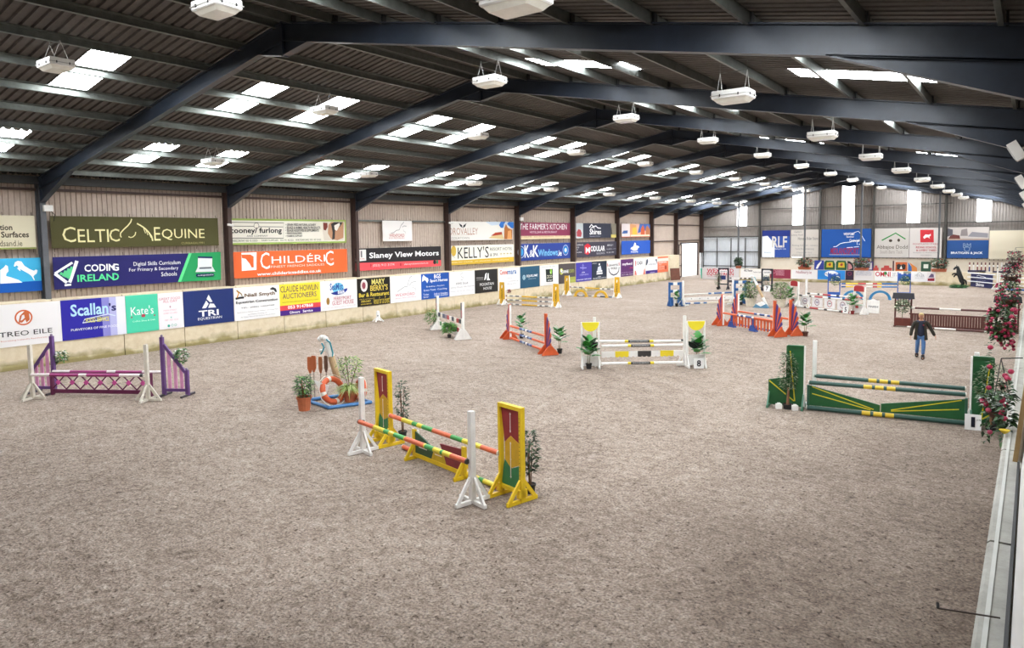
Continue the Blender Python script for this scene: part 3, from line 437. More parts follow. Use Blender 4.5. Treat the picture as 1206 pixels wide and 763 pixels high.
('dark brown board with a lime round emblem,half hidden by a yellow jump wing','d',48.25,50.87,0.91,2.53,'4f4848',[('r',0.42,1.01,0.26,0.08,'d8dc50'),('e',0.39,1.08,0.1,0.14,'ffffff'),('t','DUNNE',0.44,0.847,1.5,1.102,'ffffff',1),('t','.com',1.5,0.834,2.38,1.129,'9aa050',1),('p',[(0.0,0.0),(0.92,0.0),(1.31,0.486),(2.62,0.486),(2.62,0.0)],'a8ac50'),('t','FEED',1.88,0.098,2.5,0.234,'c0c860',0)]),
('violet board with a fine lilac jester emblem','d',50.97,53.6,0.91,2.53,'4640a8',[('r',1.14,1.27,0.17,0.03,'b8b4e8'),('l',[(0.65,1.19),(1.14,1.13),(1.72,1.14)],0.07,'b8b4e8'),('l',[(1.14,1.5),(1.13,0.95)],0.05,'b8b4e8'),('t','JOHN',0.92,0.698,1.44,0.824,'ffffff',1),('t','STEPHENS',0.57,0.498,2.06,0.632,'c8c4f0',0),('t','EQUINE FEEDING',0.12,0.112,2.5,0.205,'ffffff',1)]),
('dark navy board with a stacked white stone tower emblem','d',53.64,56.27,0.91,2.53,'1c2c40',[('e',1.29,1.35,0.12,0.1,'ffffff'),('p',[(0.92,0.78),(1.04,1.12),(1.53,1.22),(1.7,0.8)],'d8dde4'),('p',[(0.79,0.64),(0.82,0.76),(1.81,0.8),(1.81,0.66)],'ffffff'),('p',[(0.79,0.46),(0.79,0.58),(1.86,0.61),(1.86,0.47)],'ffffff'),('t','REDMILLS',0.03,1.419,0.88,1.492,'ffffff',0),('t','HORSE',1.03,0.219,1.53,0.292,'ffffff',1),('t','EQUESTRIAN STORE',0.17,0.083,2.58,0.163,'ffffff',1)]),
('white board with a black arc of words between red brackets','d',56.34,58.96,0.91,2.53,'f2f0f0',[('t','GRASSTEC',0.3,1.085,2.19,1.259,'202020',1),('t','WORLD',0.69,0.76,1.92,0.988,'404040',1),('l',[(0.3,0.95),(0.4,0.61),(0.78,0.36),(1.26,0.25),(1.83,0.33),(2.23,0.57),(2.3,0.95)],0.13,'606068'),('l',[(0.09,1.36),(0.16,1.08)],0.12,'c04040'),('l',[(2.28,1.38),(2.34,1.08)],0.12,'c04040')]),
('purple board with white lower-case lettering','d',58.96,61.56,0.91,2.53,'5b2468',[('t','myfeed',0.33,0.991,2.32,1.313,'ffffff',1),('t','.ie',1.75,0.728,2.51,0.844,'e05060',1),('t','HORSE FEED ONLINE',0.11,0.334,2.51,0.401,'e0c8e8',0),('t','053 942 4000',0.2,0.123,2.51,0.203,'ffffff',0)]),
('white board with dark initials and salmon corners','d',61.66,64.15,0.91,2.53,'f4f2f1',[('e',0.4,1.16,0.12,0.3,'d87878'),('t','CADI',0.67,1.004,1.83,1.34,'404040',1),('t','Saddlery',0.93,0.548,1.73,0.643,'b0a0a0',0),('p',[(0.14,0.03),(0.2,0.5),(0.44,0.4),(0.63,0.02)],'e08070'),('p',[(1.99,0.01),(2.14,0.41),(2.4,0.62),(2.48,-0.02)],'e08070')]),
('white board with grey horses above a purple lower stripe','d',64.25,67.0,0.91,2.53,'f0eff2',[('p',[(0.0,0.0),(2.75,0.0),(2.75,0.324),(0.0,0.324)],'473084'),('p',[(0.01,0.89),(0.16,1.43),(0.51,1.49),(0.51,1.19),(0.26,0.88)],'505868'),('p',[(2.16,1.38),(2.55,1.44),(2.69,0.87),(2.42,1.17)],'505868'),('t','HORSE SPORT',0.64,0.846,2.49,1.007,'909098',0),('t','EVENTS',1.0,0.028,2.06,0.133,'d0c8f0',1)]),
('orange board with white heading,the last along the left wall','d',67.0,69.62,0.91,2.53,'e8744a',[('p',[(0.0,1.134),(2.62,1.134),(2.62,1.458),(0.0,1.458)],'f6ddd0'),('t','BREEDERS',0.24,0.949,2.27,1.07,'f8e8e0',1),('e',1.97,0.48,0.24,0.22,'b8482c'),('t','STALLIONS',0.25,0.748,0.95,0.874,'f8e0d4',0),('t','FOALS & MARES',0.25,0.518,1.63,0.652,'f8e0d4',0),('t','YOUNG HORSES',0.25,0.299,1.63,0.42,'f8e0d4',0)]),
('far wall banner in blue with three large white initials and a white horse','f',6.92,9.93,2.15,5.12,'2f4f9c',[('p',[(0.0,2.317),(3.01,2.317),(3.01,2.97),(0.0,2.97)],'27357c'),('p',[(0.0,0.0),(1.38,0.0),(1.38,1.485),(0.6,2.376),(0.0,2.317)],'eef2f8'),('t','RLF',1.09,1.084,2.7,2.316,'d8d2cc',1),('t','Riding for Life',1.4,0.823,2.6,1.002,'ffffff',0),('t','Vets',0.21,0.455,0.96,0.6,'8ab',0)]),
('far wall banner in pale grey with dark handwritten stabling text','f',10.04,13.1,2.2,5.15,'cdc6bd',[('t',"Gallie's",0.34,2.622,1.08,2.846,'707070',0),('t','Livery Yard',0.06,2.241,1.2,2.487,'606060',0),('t','Horse & Rider Store',0.73,1.837,2.79,2.173,'505050',0),('t','Riding School - Livery',0.14,1.132,2.76,1.345,'808080',0),('t','Tack,Rug cleaning',0.43,0.741,2.4,0.976,'808080',0),('t','Clipping & Hire',0.61,0.384,2.18,0.552,'909090',0),('t','gallieslivery@mail.com 086 123 4456',0.1,0.124,2.8,0.292,'909090',0)]),
('far wall banner in bright blue with a white line-drawn jumping horse','f',13.18,17.98,2.2,5.15,'1f57a8',[('l',[(1.19,1.1),(1.47,1.12),(1.83,1.42),(2.23,1.53),(2.81,1.59),(3.17,1.7),(3.79,1.75)],0.07,'ffffff'),('l',[(2.89,2.32),(3.25,2.6),(3.56,2.71),(3.77,2.48),(3.99,2.09),(4.2,1.69)],0.05,'ffffff'),('l',[(3.46,1.7),(3.49,1.3)],0.05,'ffffff'),('l',[(3.64,1.35),(3.85,1.39)],0.07,'ffffff'),('t','WEXFORD',2.16,2.3,3.2,2.569,'ffffff',1),('t','Equestrian',2.45,2.022,3.16,2.224,'ffffff',1),('t','Centre Ltd',2.75,1.609,3.68,1.911,'ffffff',1),('l',[(2.5,1.01),(3.08,1.05)],0.06,'ffffff'),('l',[(3.18,1.07),(3.65,1.12)],0.06,'ffffff'),('t','MIDLANDSPORT',0.92,0.294,3.65,0.988,'a03458',1),('l',[(0.78,0.26),(3.82,0.26)],0.05,'c8d0e0')]),
('far wall banner in light grey with a green roof outline and brown script','f',18.3,21.4,2.2,5.15,'c9c4bd',[('l',[(0.65,1.74),(1.89,2.47),(2.78,1.85)],0.12,'2f8a40'),('e',1.45,1.71,0.16,0.14,'4a4038'),('e',2.18,1.75,0.12,0.16,'4a4038'),('t','Abbajoe Dodd',0.21,0.772,2.99,1.264,'5a5048',0),('t','South Barn Tack',0.52,0.407,2.55,0.765,'9a9288',0)]),
('far wall banner in light grey with a red square and white galloping horse','f',21.45,24.2,2.2,5.15,'d3cdc8',[('p',[(0.89,2.77),(2.04,2.75),(2.09,1.51),(0.93,1.52)],'cc3840'),('p',[(1.15,2.03),(1.35,2.3),(1.68,2.26),(1.79,2.37),(1.81,2.19),(1.67,2.08),(1.74,1.87),(1.6,2.03),(1.41,2.01),(1.27,1.87)],'ffffff'),('t','MONEYLAWN STABLE',0.3,1.273,2.49,1.452,'b05058',0),('t','RIDING SCHOOL',0.57,0.932,2.34,1.145,'b04048',1),('t','& LIVERY YARD',0.6,0.642,2.32,0.844,'b04048',1),('t','Moneylawn,Co. Wexford 053 92',0.32,0.435,2.47,0.559,'707070',0),('t','www.mstable.ie',0.99,0.215,1.92,0.339,'909090',0)]),
('far wall banner half photograph of a bar and half blue with white lettering','f',24.65,28.0,2.2,5.15,'27508c',[('p',[(0.0,1.77),(3.35,1.77),(3.35,2.95),(0.0,2.95)],'c4bcb6'),('p',[(0.07,1.829),(1.07,1.829),(1.01,2.183),(0.34,2.301)],'6a3c38'),('p',[(0.0,2.065),(0.44,2.213),(0.44,2.744),(0.0,2.891)],'5a5a62'),('p',[(1.07,2.124),(1.68,2.124),(1.61,2.832),(1.14,2.714)],'8a8280'),('p',[(1.68,2.065),(3.28,1.947),(3.28,2.36),(2.01,2.508)],'8c8a90'),('p',[(0.0,1.711),(3.35,1.711),(3.35,1.859),(0.0,1.859)],'b09a8c'),('t','BM',1.32,0.994,1.96,1.42,'8ca0bc',0),('r',1.65,0.87,0.25,0.06,'8ca0bc'),('t','BRATIGAN & JACK',0.35,0.33,2.92,0.609,'ffffff',1)]),
('far wall banner in plain cream,last before the right wall','f',28.05,30.9,2.1,4.8,'ddd3bb',[]),
('low board at far end,grey-white with large red capitals','g',3.0,6.95,0.02,1.25,'d4d0cf',[('t','WEX',0.51,0.735,1.92,1.127,'c03a4c',1),('t','FORD',1.93,0.765,3.38,1.157,'c03a4c',1),('t','EQUESTRIAN',0.51,0.385,3.39,0.777,'c03a4c',1),('t','www.wexfordequestrian.ie',0.57,0.212,3.37,0.436,'c08a90',0)]),
('low board at far end,white with black double-line lettering','g',7.1,10.05,0.3,1.2,'edebe6',[('t','ABC Rosson',0.36,0.621,1.23,0.867,'333333',1),('t','Business Supplies',1.35,0.473,2.19,0.652,'555555',0)]),
('low board at far end,maroon with small pink text','g',10.1,12.1,0.3,1.2,'8c3048',[('t','COUNTRY',0.58,0.662,1.38,0.864,'e0b0bc',0),('t','LIVING',0.59,0.504,1.38,0.672,'e0b0bc',0),('t','INTERIORS',0.59,0.282,1.38,0.484,'e0b0bc',0),('r',0.37,0.67,0.2,0.05,'c08090')]),
('low board at far end,white with dark red signature lettering','g',12.17,14.6,0.3,1.2,'edebea',[('t','Nialleary.ie',0.46,0.447,1.91,0.794,'a03040',0)]),
('low board at far end,sky blue with a white oval','g',14.63,17.1,0.3,1.2,'2f86d2',[('e',1.24,0.54,0.62,0.3,'f2f6fa'),('t','MeadowOil',0.66,0.379,1.9,0.67,'4a6a90',0)]),
('low board at far end,small and dark plum','g',17.14,17.85,0.3,1.2,'35283c',[('r',0.34,0.6,0.18,0.05,'8c3058')]),
('low board at far end,pale with four faint lines of text','g',17.9,19.55,0.3,1.2,'dedad9',[('t','THE ARENA COFFEE',0.21,0.752,1.37,0.954,'a8a8b8',0),('t','HOT DRINKS & SNACKS',0.12,0.593,1.46,0.783,'a0a0b0',0),('t','SANDWICHES AND SOUP',0.12,0.443,1.46,0.622,'a0a0b0',0)]),
('low board at far end,white with red capitals and a green and red mark','g',19.62,21.99,0.3,1.2,'ecebea',[('t','OMNI',0.07,0.393,1.33,0.852,'c82c3c',1),('e',0.91,0.71,0.12,0.16,'3a8a4a'),('t','DAIRY · FEED',1.47,0.614,2.13,0.771,'a0a0a8',0),('t','AGRI · HORSE',1.47,0.434,2.13,0.591,'a0a0a8',0),('t','www.omnisupplies.ie',0.87,0.285,1.56,0.409,'b0b0b0',0)]),
('low board at far end,small grey-green picture of a gate lodge','g',21.99,22.6,0.3,1.2,'8a9488',[('p',[(0.12,0.27),(0.31,0.765),(0.49,0.27)],'d8d8d0'),('p',[(0.0,0.0),(0.61,0.0),(0.61,0.27),(0.0,0.27)],'4a5a40')]),
('low board at far end,white with a pale grey roof logo','g',22.6,23.86,0.3,1.2,'e9e8e8',[('l',[(0.46,0.67),(0.67,0.85),(0.88,0.68)],0.05,'b0b0b4'),('t','MEYLER',0.33,0.442,1.05,0.655,'9a9aa0',0),('t','BUILDERS',0.34,0.265,1.06,0.399,'b8b8bc',0)]),
('low board at far end,white with a maroon tractor picture,last of the row','g',23.86,24.5,0.3,1.2,'e4dfe0',[('p',[(0.06,0.09),(0.58,0.09),(0.58,0.36),(0.06,0.315)],'8c2838'),('p',[(0.1,0.405),(0.32,0.765),(0.51,0.675),(0.54,0.405)],'6a5a78')])]

# ---------------------------------------------------------------- hanging lamps (four rows, one per bay)
LW = mat('f1efea', .35); GLASS = mat('c9c4b8', .15, 0, .1, 8, 0, .25)
def make_lamp():
    t = thing('hanging_lamp', '', 'lamp')
    a, b_ = .40, .28
    def ring(x, y, z, c): return [(-x+c,-y,z),(x-c,-y,z),(x,-y+c,z),(x,y-c,z),(x-c,y,z),(-x+c,y,z),(-x,y-c,z),(-x,-y+c,z)]
    mb = MB(); rs = [ring(a-.012,b_-.012,.2,.02), ring(a,b_,.185,.025), ring(a,b_,.04,.025), ring(a-.02,b_-.02,.02,.025)]
    vs = [p for r in rs for p in r]; fs = [tuple(range(8))[::-1]]
    for k in range(3): fs += [(k*8+i, (k+1)*8+i, (k+1)*8+(i+1) % 8, k*8+(i+1) % 8) for i in range(8)]
    fs.append(tuple(range(24, 32))); mb.add(vs, fs); hs = mb.build('housing', LW, t)
    mb = MB(); mb.bb(-a-.012, a+.012, -b_-.012, b_+.012, .085, .1); mb.build('seam', mat('b9b6b0', .4), hs)
    mb = MB(); rs = [ring(a-.03,b_-.03,.02,.02), ring(a-.1,b_-.09,-.05,.02)]; mb.add(rs[0]+rs[1], [(i, 8+i, 8+(i+1) % 8, (i+1) % 8) for i in range(8)]+[tuple(range(8,16))]); mb.build('glass_cover', GLASS, t)
    for x, y in ((-.41,-.14),(-.41,.14),(.41,-.14),(.41,.14),(-.2,-.29),(.2,-.29),(-.2,.29),(.2,.29)): MB().box((x, y, .09), (.02,.02,.05)).build('clip', BLACK, hs)
    for x, y in ((-.3, 0), (.3, 0)):
        for s in (-1, 1): MB().tube((x, s*.16, .19), (x, 0, .62), .008, .008, 4).build('chain', mat('c9c9c5', .4, .3), t)
    MB().tube((-.3,0,.62),(.3,0,.62),.008,.008,4).build('hanger_bar', GALV, t)
    for x in (-.3, .3): MB().tube((x,0,.62),(x,0,.82),.006,.006,4).build('wire', GALV, t)
    return t
lamp0 = None
for ri, (x, z, nm) in enumerate(((5.5, 7.83, 'outer row over the left side'), (12.35, 9.03, 'inner left row'), (19.35, 9.0, 'inner right row'), (26.1, 7.75, 'outer row over the right side'))):
    for bi in range(1, 11):
        y = (FR[bi]+FR[bi+1])/2
        lab = 'white box lamp in the %s, %s from the camera' % (nm, ORD[bi-1])
        if lamp0 is None: lamp0 = make_lamp(); lamp0.location = (x, y, z); lamp0['label'] = lab; lamp0['group'] = 'hanging lamps under the roof'
        else: dup(lamp0, (x, y, z), 0, lab)

# ---------------------------------------------------------------- printed banners and boards
def txt(parent, s, u0, v0, u1, v1, col, bold=0, n=.006):
    cu = bpy.data.curves.new('lettering', 'FONT'); cu.body = s; cu.resolution_u = 2; cu.size = 1
    if bold: cu.offset = .022
    o = bpy.data.objects.new('tmp', cu); me = bpy.data.meshes.new_from_object(o); bpy.data.objects.remove(o); bpy.data.curves.remove(cu)
    if not me.vertices: return
    xs = [v.co.x for v in me.vertices]; ys = [v.co.y for v in me.vertices]; x0, x1, y0, y1 = min(xs), max(xs), min(ys), max(ys)
    for v in me.vertices: v.co = (u0+(v.co.x-x0)/(x1-x0+1e-6)*(u1-u0), v0+(v.co.y-y0)/(y1-y0+1e-6)*(v1-v0), n)
    me.materials.clear(); me.materials.append(mat(col, .6, spec=.2)); me.name = 'lettering'
    o = bpy.data.objects.new('lettering', me); C.objects.link(o); o.parent = parent; return o
def flat(parent, poly, col, n, name='printed_shape'):
    import mathutils.geometry as G
    tri = G.tessellate_polygon([[Vector((a, b, 0)) for a, b in poly]])
    me = bpy.data.meshes.new(name); vs = [(a, b, n) for a, b in poly]; fs = []
    for t in tri:
        a, b, c = [Vector(vs[i]) for i in t]
        fs.append(tuple(t) if (b-a).cross(c-a).z > 0 else tuple(t)[::-1])
    me.from_pydata(vs, [], fs); me.materials.append(mat(col, .6, spec=.2)); me.update()
    o = bpy.data.objects.new(name, me); C.objects.link(o); o.parent = parent; return o
def strip(parent, pts, w, col, n, name='line_drawing'):
    mb = MB(); P = [Vector((a, b, 0)) for a, b in pts]; L_ = []; R_ = []
    for i, p in enumerate(P):
        d = (P[min(i+1, len(P)-1)]-P[max(i-1, 0)]).normalized(); q = Vector((-d.y, d.x, 0))*w/2; L_.append(p+q); R_.append(p-q)
    k = len(P); mb.add([(a.x, a.y, n) for a in L_+R_], [(k+i, k+i+1, i+1, i) for i in range(k-1)]); return mb.build(name, mat(col, .6, spec=.2), parent)
def ell(parent, u, v, a, b, col, n):
    return flat(parent, [(u+a*math.cos(2*PI*i/20), v+b*math.sin(2*PI*i/20)) for i in range(20)], col, n, 'emblem')
def ringp(parent, u, v, r, w, col, n, e=1):
    mb = MB(); N = 24; vs = [(u+q*math.cos(2*PI*i/N), v+q*e*math.sin(2*PI*i/N), n) for q in (r, r-w) for i in range(N)]
    mb.add(vs, [(i, (i+1) % N, N+(i+1) % N, N+i) for i in range(N)]); return mb.build('emblem_ring', mat(col, .6, spec=.2), parent)
ROT = {'x': Matrix(((0,0,1),(1,0,0),(0,1,0))), 'y': Matrix(((1,0,0),(0,0,-1),(0,1,0)))}
def items(t, it, W_, H_, n=.006):
    for i in it:
        n += .0012
        if i[0] == 't': txt(t, i[1], i[2], i[3], i[4], i[5], i[6], i[7], n)
        elif i[0] == 'p': flat(t, i[1], i[2], n)
        elif i[0] == 'l': strip(t, i[1], i[2], i[3], n)
        elif i[0] == 'e': ell(t, i[1], i[2], i[3], i[4], i[5], n)
        elif i[0] == 'r': ringp(t, i[1], i[2], i[3], i[4], i[5], n)
        elif i[0] == 'F':
            w = i[1]; mb = MB(); mb.bb(0, W_, 0, w, n-.002, n); mb.bb(0, W_, H_-w, H_, n-.002, n); mb.bb(0, w, w, H_-w, n-.002, n); mb.bb(W_-w, W_, w, H_-w, n-.002, n); mb.build('printed_border', mat(i[2], .6, spec=.2), t)
def banner(lab, side, h0, h1, z0, z1, bg, it):
    W_, H_ = h1-h0, z1-z0; soft = side in 'uvf'
    cat = 'banner' if soft else 'sign'
    nm = 'banner' if soft else 'advertising_board'
    t = thing(nm, lab, cat)
    if side in 'uvd':
        t.matrix_world = Matrix.Translation((.325 if side == 'd' else -.2, h0, z0)) @ ROT['x'].to_4x4()
    else:
        t.matrix_world = Matrix.Translation((h0, 80.05 if side == 'f' else 72.4, z0)) @ ROT['y'].to_4x4()
    t['group'] = {'u': 'upper banners on the left wall', 'v': 'lower banners on the left wall', 'd': 'boards along the left kickboard', 'f': 'large banners on the far wall', 'g': 'boards along the far low wall'}[side]
    mb = MB()
    mb.box((W_/2, H_/2, -.008), (W_, H_, .022)) if not soft else mb.box((W_/2, H_/2, 0), (W_, H_, .008))
    mb.build('sheet' if soft else 'board', mat(bg, .45 if soft else .35, spec=.3), t)
    items(t, it, W_, H_)
    if side in 'uv':
        mb = MB(); k = 0; n = int(W_/.9)
        for q in range(n+1):
            u = .1+(W_-.2)*q/n
            mb.beam((u, -.005, 0), (u+.03, -.14, -.1), .014, .014); mb.beam((u, H_+.005, 0), (u+.03, H_+.13, -.1), .014, .014)
        mb.build('tie_cords', mat('4a4038', .8), t, kind='stuff')
    if side == 'f':
        mb = MB(); n = 8
        for q in range(n+1): u = .08+(W_-.16)*q/n; mb.bb(u-.02, u+.02, -.1, 0, -.01, .01)
        mb.build('tie_cords', mat('4a4038', .8), t, kind='stuff')
for b_ in BANNERS: banner(*b_)
# white hanging banner at the near end of the right wall
t = thing('banner', 'white banner with a blue pen line on the right wall nearest the camera', 'banner'); t.matrix_world = Matrix.Translation((31.47, 7.9, 2.64)) @ Matrix(((0,.1,-1),(-1,0,0),(0,1,.1))).to_4x4()
MB().bb(31.435, 31.455, -1, 8.1, 2.6, 2.66).build('ledge_dark_strip', BLACK, bpy.data.objects['wall_right'])  # black strip along the dark gap between ledge and banner
MB().box((2.4, .75, 0), (4.8, 1.5, .008)).build('sheet', mat('e6e3e0', .5), t); strip(t, [(2.0, .9), (1.95, .5), (2.1, .35), (2.2, .45), (2.35, .62)], .035, '2a2a6a', .006, 'line_drawing')
t = thing('panel_screen', 'timber-edged white panel standing on the right wall ledge', 'panel', (31.4, 8.3, 2.6))
MB().beam((.015, .02, 0), (.14, .02, 1.5), .04, .03, 0, (0,1,0)).build('edge_batten', mat('b89a6a', .7, 0, .2, 6), t)
mb = MB(); mb.add([(.035,.04,.01),(.035,12,.01),(.17,12,1.5),(.17,.04,1.5),(.055,.04,.01),(.055,12,.01),(.19,12,1.5),(.19,.04,1.5)], [(0,1,2,3),(7,6,5,4),(0,4,5,1),(2,6,7,3),(0,3,7,4),(1,5,6,2)]); mb.build('sheet', mat('d8d4cc', .6), t)
# boxes and floodlights on the columns
for y, z, lab in ((11.55, 6.2, 'white box on the nearest left column, under the haunch'), (43.5, 6.15, 'white box on the fifth left column, under the haunch')):
    t = thing('control_box', lab, 'box', (.02, y, z)); MB().bb(0, .14, -.16, .16, -.12, .12).build('box_body', WHITE, t); MB().path([(.07,.1,-.12),(.09,.22,-.25),(.02,.2,-.5)], .012, 5).build('cable', BLACK, t)
for y, z, lab in ((19.3, 5.6, 'small white camera on the second left column'), (35.3, 5.8, 'small white camera on the fourth left column')):
    t = thing('wall_camera', lab, 'camera', (.02, y, z)); MB().bb(0, .1, -.05, .05, -.05, .05).build('bracket', WHITE, t); MB().tube((.1,-.1,0),(.22,.16,-.05),.055,.06,10).build('camera_body', WHITE, t)
for i, (y, z) in enumerate(((19.3, 6.6), (27.3, 6.35), (35.3, 6.2), (43.3, 6.0))):
    t = thing('floodlight', 'white tilted floodlight on the right-hand columns, %s from the camera' % ORD[i], 'lamp', (31.1, y, z), 0, 'floodlights on the right columns')
    MB().box((0, 0, 0), (.42, .3, .2), 0, ry=R(60)).build('lamp_housing', WHITE, t); MB().beam((.1, 0, .05), (.5, 0, .1), .05, .05).build('bracket', WHITE, t); MB().box((-.09, 0, -.06), (.36, .24, .02), 0, ry=R(60)).build('lamp_glass', mat('b8b8b4', .2), t)

# rake leaning over the right ledge, lone white foot, brown board, green bin
t = thing('steel_rod', 'thin dark rod sticking out over the sand from the near right ledge', 'rod', (31.41, 4.78, 2.635)); MB().tube((0, 0, 0), (-.3, -.08, 0), .005, .005, 6).build('shaft', mat('3a2a22', .6), t); MB().tube((-.3,-.08,0),(-.305,-.055,.02),.009,.009,6).build('tip', BLACK, t)
t = thing('leaning_board', 'brown board leaning against the far end of the left kickboard', 'board', (1.0, 69.9, 0)); MB().box((0, 0, .63), (.05, 1.3, 1.25), 0, rz=R(-22), ry=R(-7)).build('board', mat('6d3f2e', .7, 0, .3, 4), t)
t = thing('green_bin', 'mint green bin beside the bright side doorway', 'bin', (2.35, 74.3, 0)); MB().lathe([(.22,0),(.3,1.0),(.33,1.02),(.33,1.06)], 14).build('bin_body', mat('3fb79a', .5), t); MB().lathe([(.0,1.12),(.3,1.07),(.33,1.05)], 14).build('lid', mat('36a88c', .5), t)

# ---------------------------------------------------------------- jump equipment
PW = mat('f6f4f0', .45, 0, .1, 6)
def ang(a, b): return math.atan2(b[1]-a[1], b[0]-a[0])
def pole(lab, p, q, h0, h1, segs, grp=None, r=.05, name='jump_pole', strip_text=None, caps=None):
    """round pole from p to q, painted in bands: segs = [(fraction_end, colour)...]; each painted band is a band of the same pole mesh"""
    L_ = math.dist(p, q); t = thing(name, lab, 'pole', (p[0], p[1], h0), ang(p, q), grp)
    dz = h1-h0; cols = []; mb = MB(); a = 0
    for e, c in segs:
        if c not in cols: cols.append(c)
        mb.tube((a*L_, 0, a*dz), (e*L_, 0, e*dz), r, r, 10, cols.index(c), caps=(a == 0 or e >= .999)); a = e
    sh = mb.build('shaft', [mat(c, .45, 0, .12, 7) for c in cols], t, smooth=False)
    for x in (0, 1): MB().tube((x*L_-.012, 0, x*dz), (x*L_+.012, 0, x*dz), r*1.06, r*1.06, 10).build('end_cap', mat(caps or 'd8d2c8', .5), sh)
    return t
def white_post(lab, p, rz, h=1.72, m=None, foot=.38, grp=None, cup=None, nfeet=4, name='jump_stand'):
    m = m or PW; t = thing(name, lab, 'jump stand', (p[0], p[1], 0), rz, grp)
    mb = MB(); mb.bb(-.05, .05, -.05, .05, .03, h); mb.build('post', m, t)
    for k in range(nfeet):
        a = k*PI/2; d = Vector((math.cos(a), math.sin(a), 0)); mb = MB()
        mb.beam(d*.04+Vector((0,0,.045)), d*foot+Vector((0,0,.045)), .06, .07); mb.beam(d*.05+Vector((0,0,.5)), d*(foot-.05)+Vector((0,0,.07)), .045, .06)
        mb.build('foot', m, t)
    if cup is not None: MB().box((cup[0]*.07, cup[1]*.07, cup[2]), (.09, .09, .06)).build('pole_cup', BLACK, t)
    return t
def tri_foot(mb, x, w, h, th=.04, mi=0, open_=True):
    """A-shaped foot across the wing at local x, reaching w each way in y"""
    mb.beam((x, -w, .04), (x, w, .04), th*1.4, .07, mi)
    for s in (-1, 1): mb.beam((x, s*(w-.05), .06), (x, s*.03, h), th, .07, mi)
    return mb
CY, CR_, CG = 'e9c41c', '96282c', '2c7a48'
def framed_wing(lab, p, rz, w=.66, h=1.7):
    Y = mat(CY, .45, 0, .1, 6); t = thing('jump_wing', lab, 'jump wing', (p[0], p[1], 0), rz, 'wings of the red, yellow and green fence'); a = w/2
    mb = MB(); mb.bb(-a, -a+.06, -.05, .05, .02, h); mb.bb(a-.06, a, -.05, .05, .02, h); mb.bb(-a, a, -.05, .05, h, h+.07); mb.bb(-a+.06, a-.06, -.05, .05, .16, .23); mb.build('frame', Y, t)
    b_ = a-.06
    def pan(name, poly, c): MB().prism(poly, (0, 0, 0), (1, 0, 0), (0, 0, 1), .03).build(name, mat(c, .5, 0, .15, 5), t)
    pan('top_panel', [(-b_+.0, h), (b_, h), (b_, h-.62), (0, h-.5), (-b_+.1, h-.65)], CR_)
    pan('middle_panel', [(-b_+.1, h-.66), (0, h-.51), (b_, h-.63), (b_, h-1.0), (0, h-1.12), (-b_+.1, h-.98)], 'd6a81e')
    pan('bottom_panel', [(-b_+.1, h-.99), (0, h-1.13), (b_, h-1.01), (b_, .24), (-b_, .24), (-b_+.06, .6)], CG)
    for z0, z1 in ((h-.42, h-.1), (h-.95, h-.65), (.42, .75)):
        mb = MB()
        for s in (-1, 1): mb.bb(-.008, .008, s*.02-.003, s*.02+.003, z0, z1); mb.prism([(0,.03),(.02,0),(0,-.03),(-.02,0)], (0, s*.02, z0), (1,0,0), (0,0,1), .006); mb.prism([(0,.03),(.02,0),(0,-.03),(-.02,0)], (0, s*.02, z1), (1,0,0), (0,0,1), .006)
        mb.build('painted_motif', mat('efe6dc', .6), t)
    for x in (-a+.04, a-.04):
        mb = MB(); tri_foot(mb, x, .36, .42); mb.bb(x-.04, x+.04, -.1, .1, .1, .25); mb.build('foot', Y, t)
    mb = MB(); [mb.tube((s_*(a-.04), -.052, .3+.075*k), (s_*(a-.04), -.054, .3+.075*k), .009, .009, 6) for k in range(18) for s_ in (1,)]; mb.build('pin_holes', mat('6a5a20', .8), t)
    return t
def foliage(t, c, rx, rz_, n, ll, lw, cols, name='foliage', up=.3, seed=1, kind=None):
    random.seed(seed); mb = MB()
    for i in range(int(n*1.5)):
        u = random.uniform(0, 2*PI); r = random.random()**.5; zz = random.uniform(-1, 1); rr = rx*r*math.sqrt(max(.05, 1-zz*zz*.8))
        p = Vector((c[0]+rr*math.cos(u), c[1]+rr*math.sin(u), c[2]+zz*rz_)); d = Vector((math.cos(u)*.9, math.sin(u)*.9, up+random.uniform(-.5, .6)))
        mb.leaf(p, d, ll*1.25*random.uniform(.7, 1.25), lw*1.7*random.uniform(.7, 1.2), random.randrange(len(cols)))
    return mb.build(name, [mat(x, .5) for x in cols], t, kind=kind or 'stuff')
def pot(t, r, h, col, n=14, c=(0,0,0)):
    pp = MB().lathe([(.0,.0),(r*.78, 0), (r*.95, h*.84), (r*1.08, h*.84), (r*1.1, h), (r*.98, h), (r*.93, h*.88), (0, h*.87)], n, c=c); pp = pp.build('pot', mat(col, .75, 0, .15, 8), t)
    MB().lathe([(0, h*.9), (r*.93, h*.89)], n, c=c).build('soil', SOIL, pp)
GR = ['2c5a26', '3d7431', '4f8a3a', '24491f']
OL = ['5a6a4c', '6f7d5e', '47583d', '8b9678']
def bush(lab, p, r=.16, ph=.25, col='b5643c', h=.5, w=.3, n=240, cols=GR, seed=3, ll=.1, lw=.035, stem=.15, stemc='6a4c36', grp=None, name='potted_shrub', base=0):
    t = thing(name, lab, 'plant', (p[0], p[1], base), 0, grp); pot(t, r, ph, col); random.seed(seed); mb = MB()
    for k in range(5 if stem < .3 else 2):
        a = random.uniform(0, 6.28); mb.tube((.02*math.cos(a), .02*math.sin(a), ph*.88), (w*.45*math.cos(a), w*.45*math.sin(a), ph+stem+h*.8), .012 if stem < .3 else .018, .005, 5)
    mb.build('stems', mat(stemc, .8), t)
    foliage(t, (0, 0, ph+stem+h/2), w, h/2, n, ll, lw, cols, seed=seed); return t
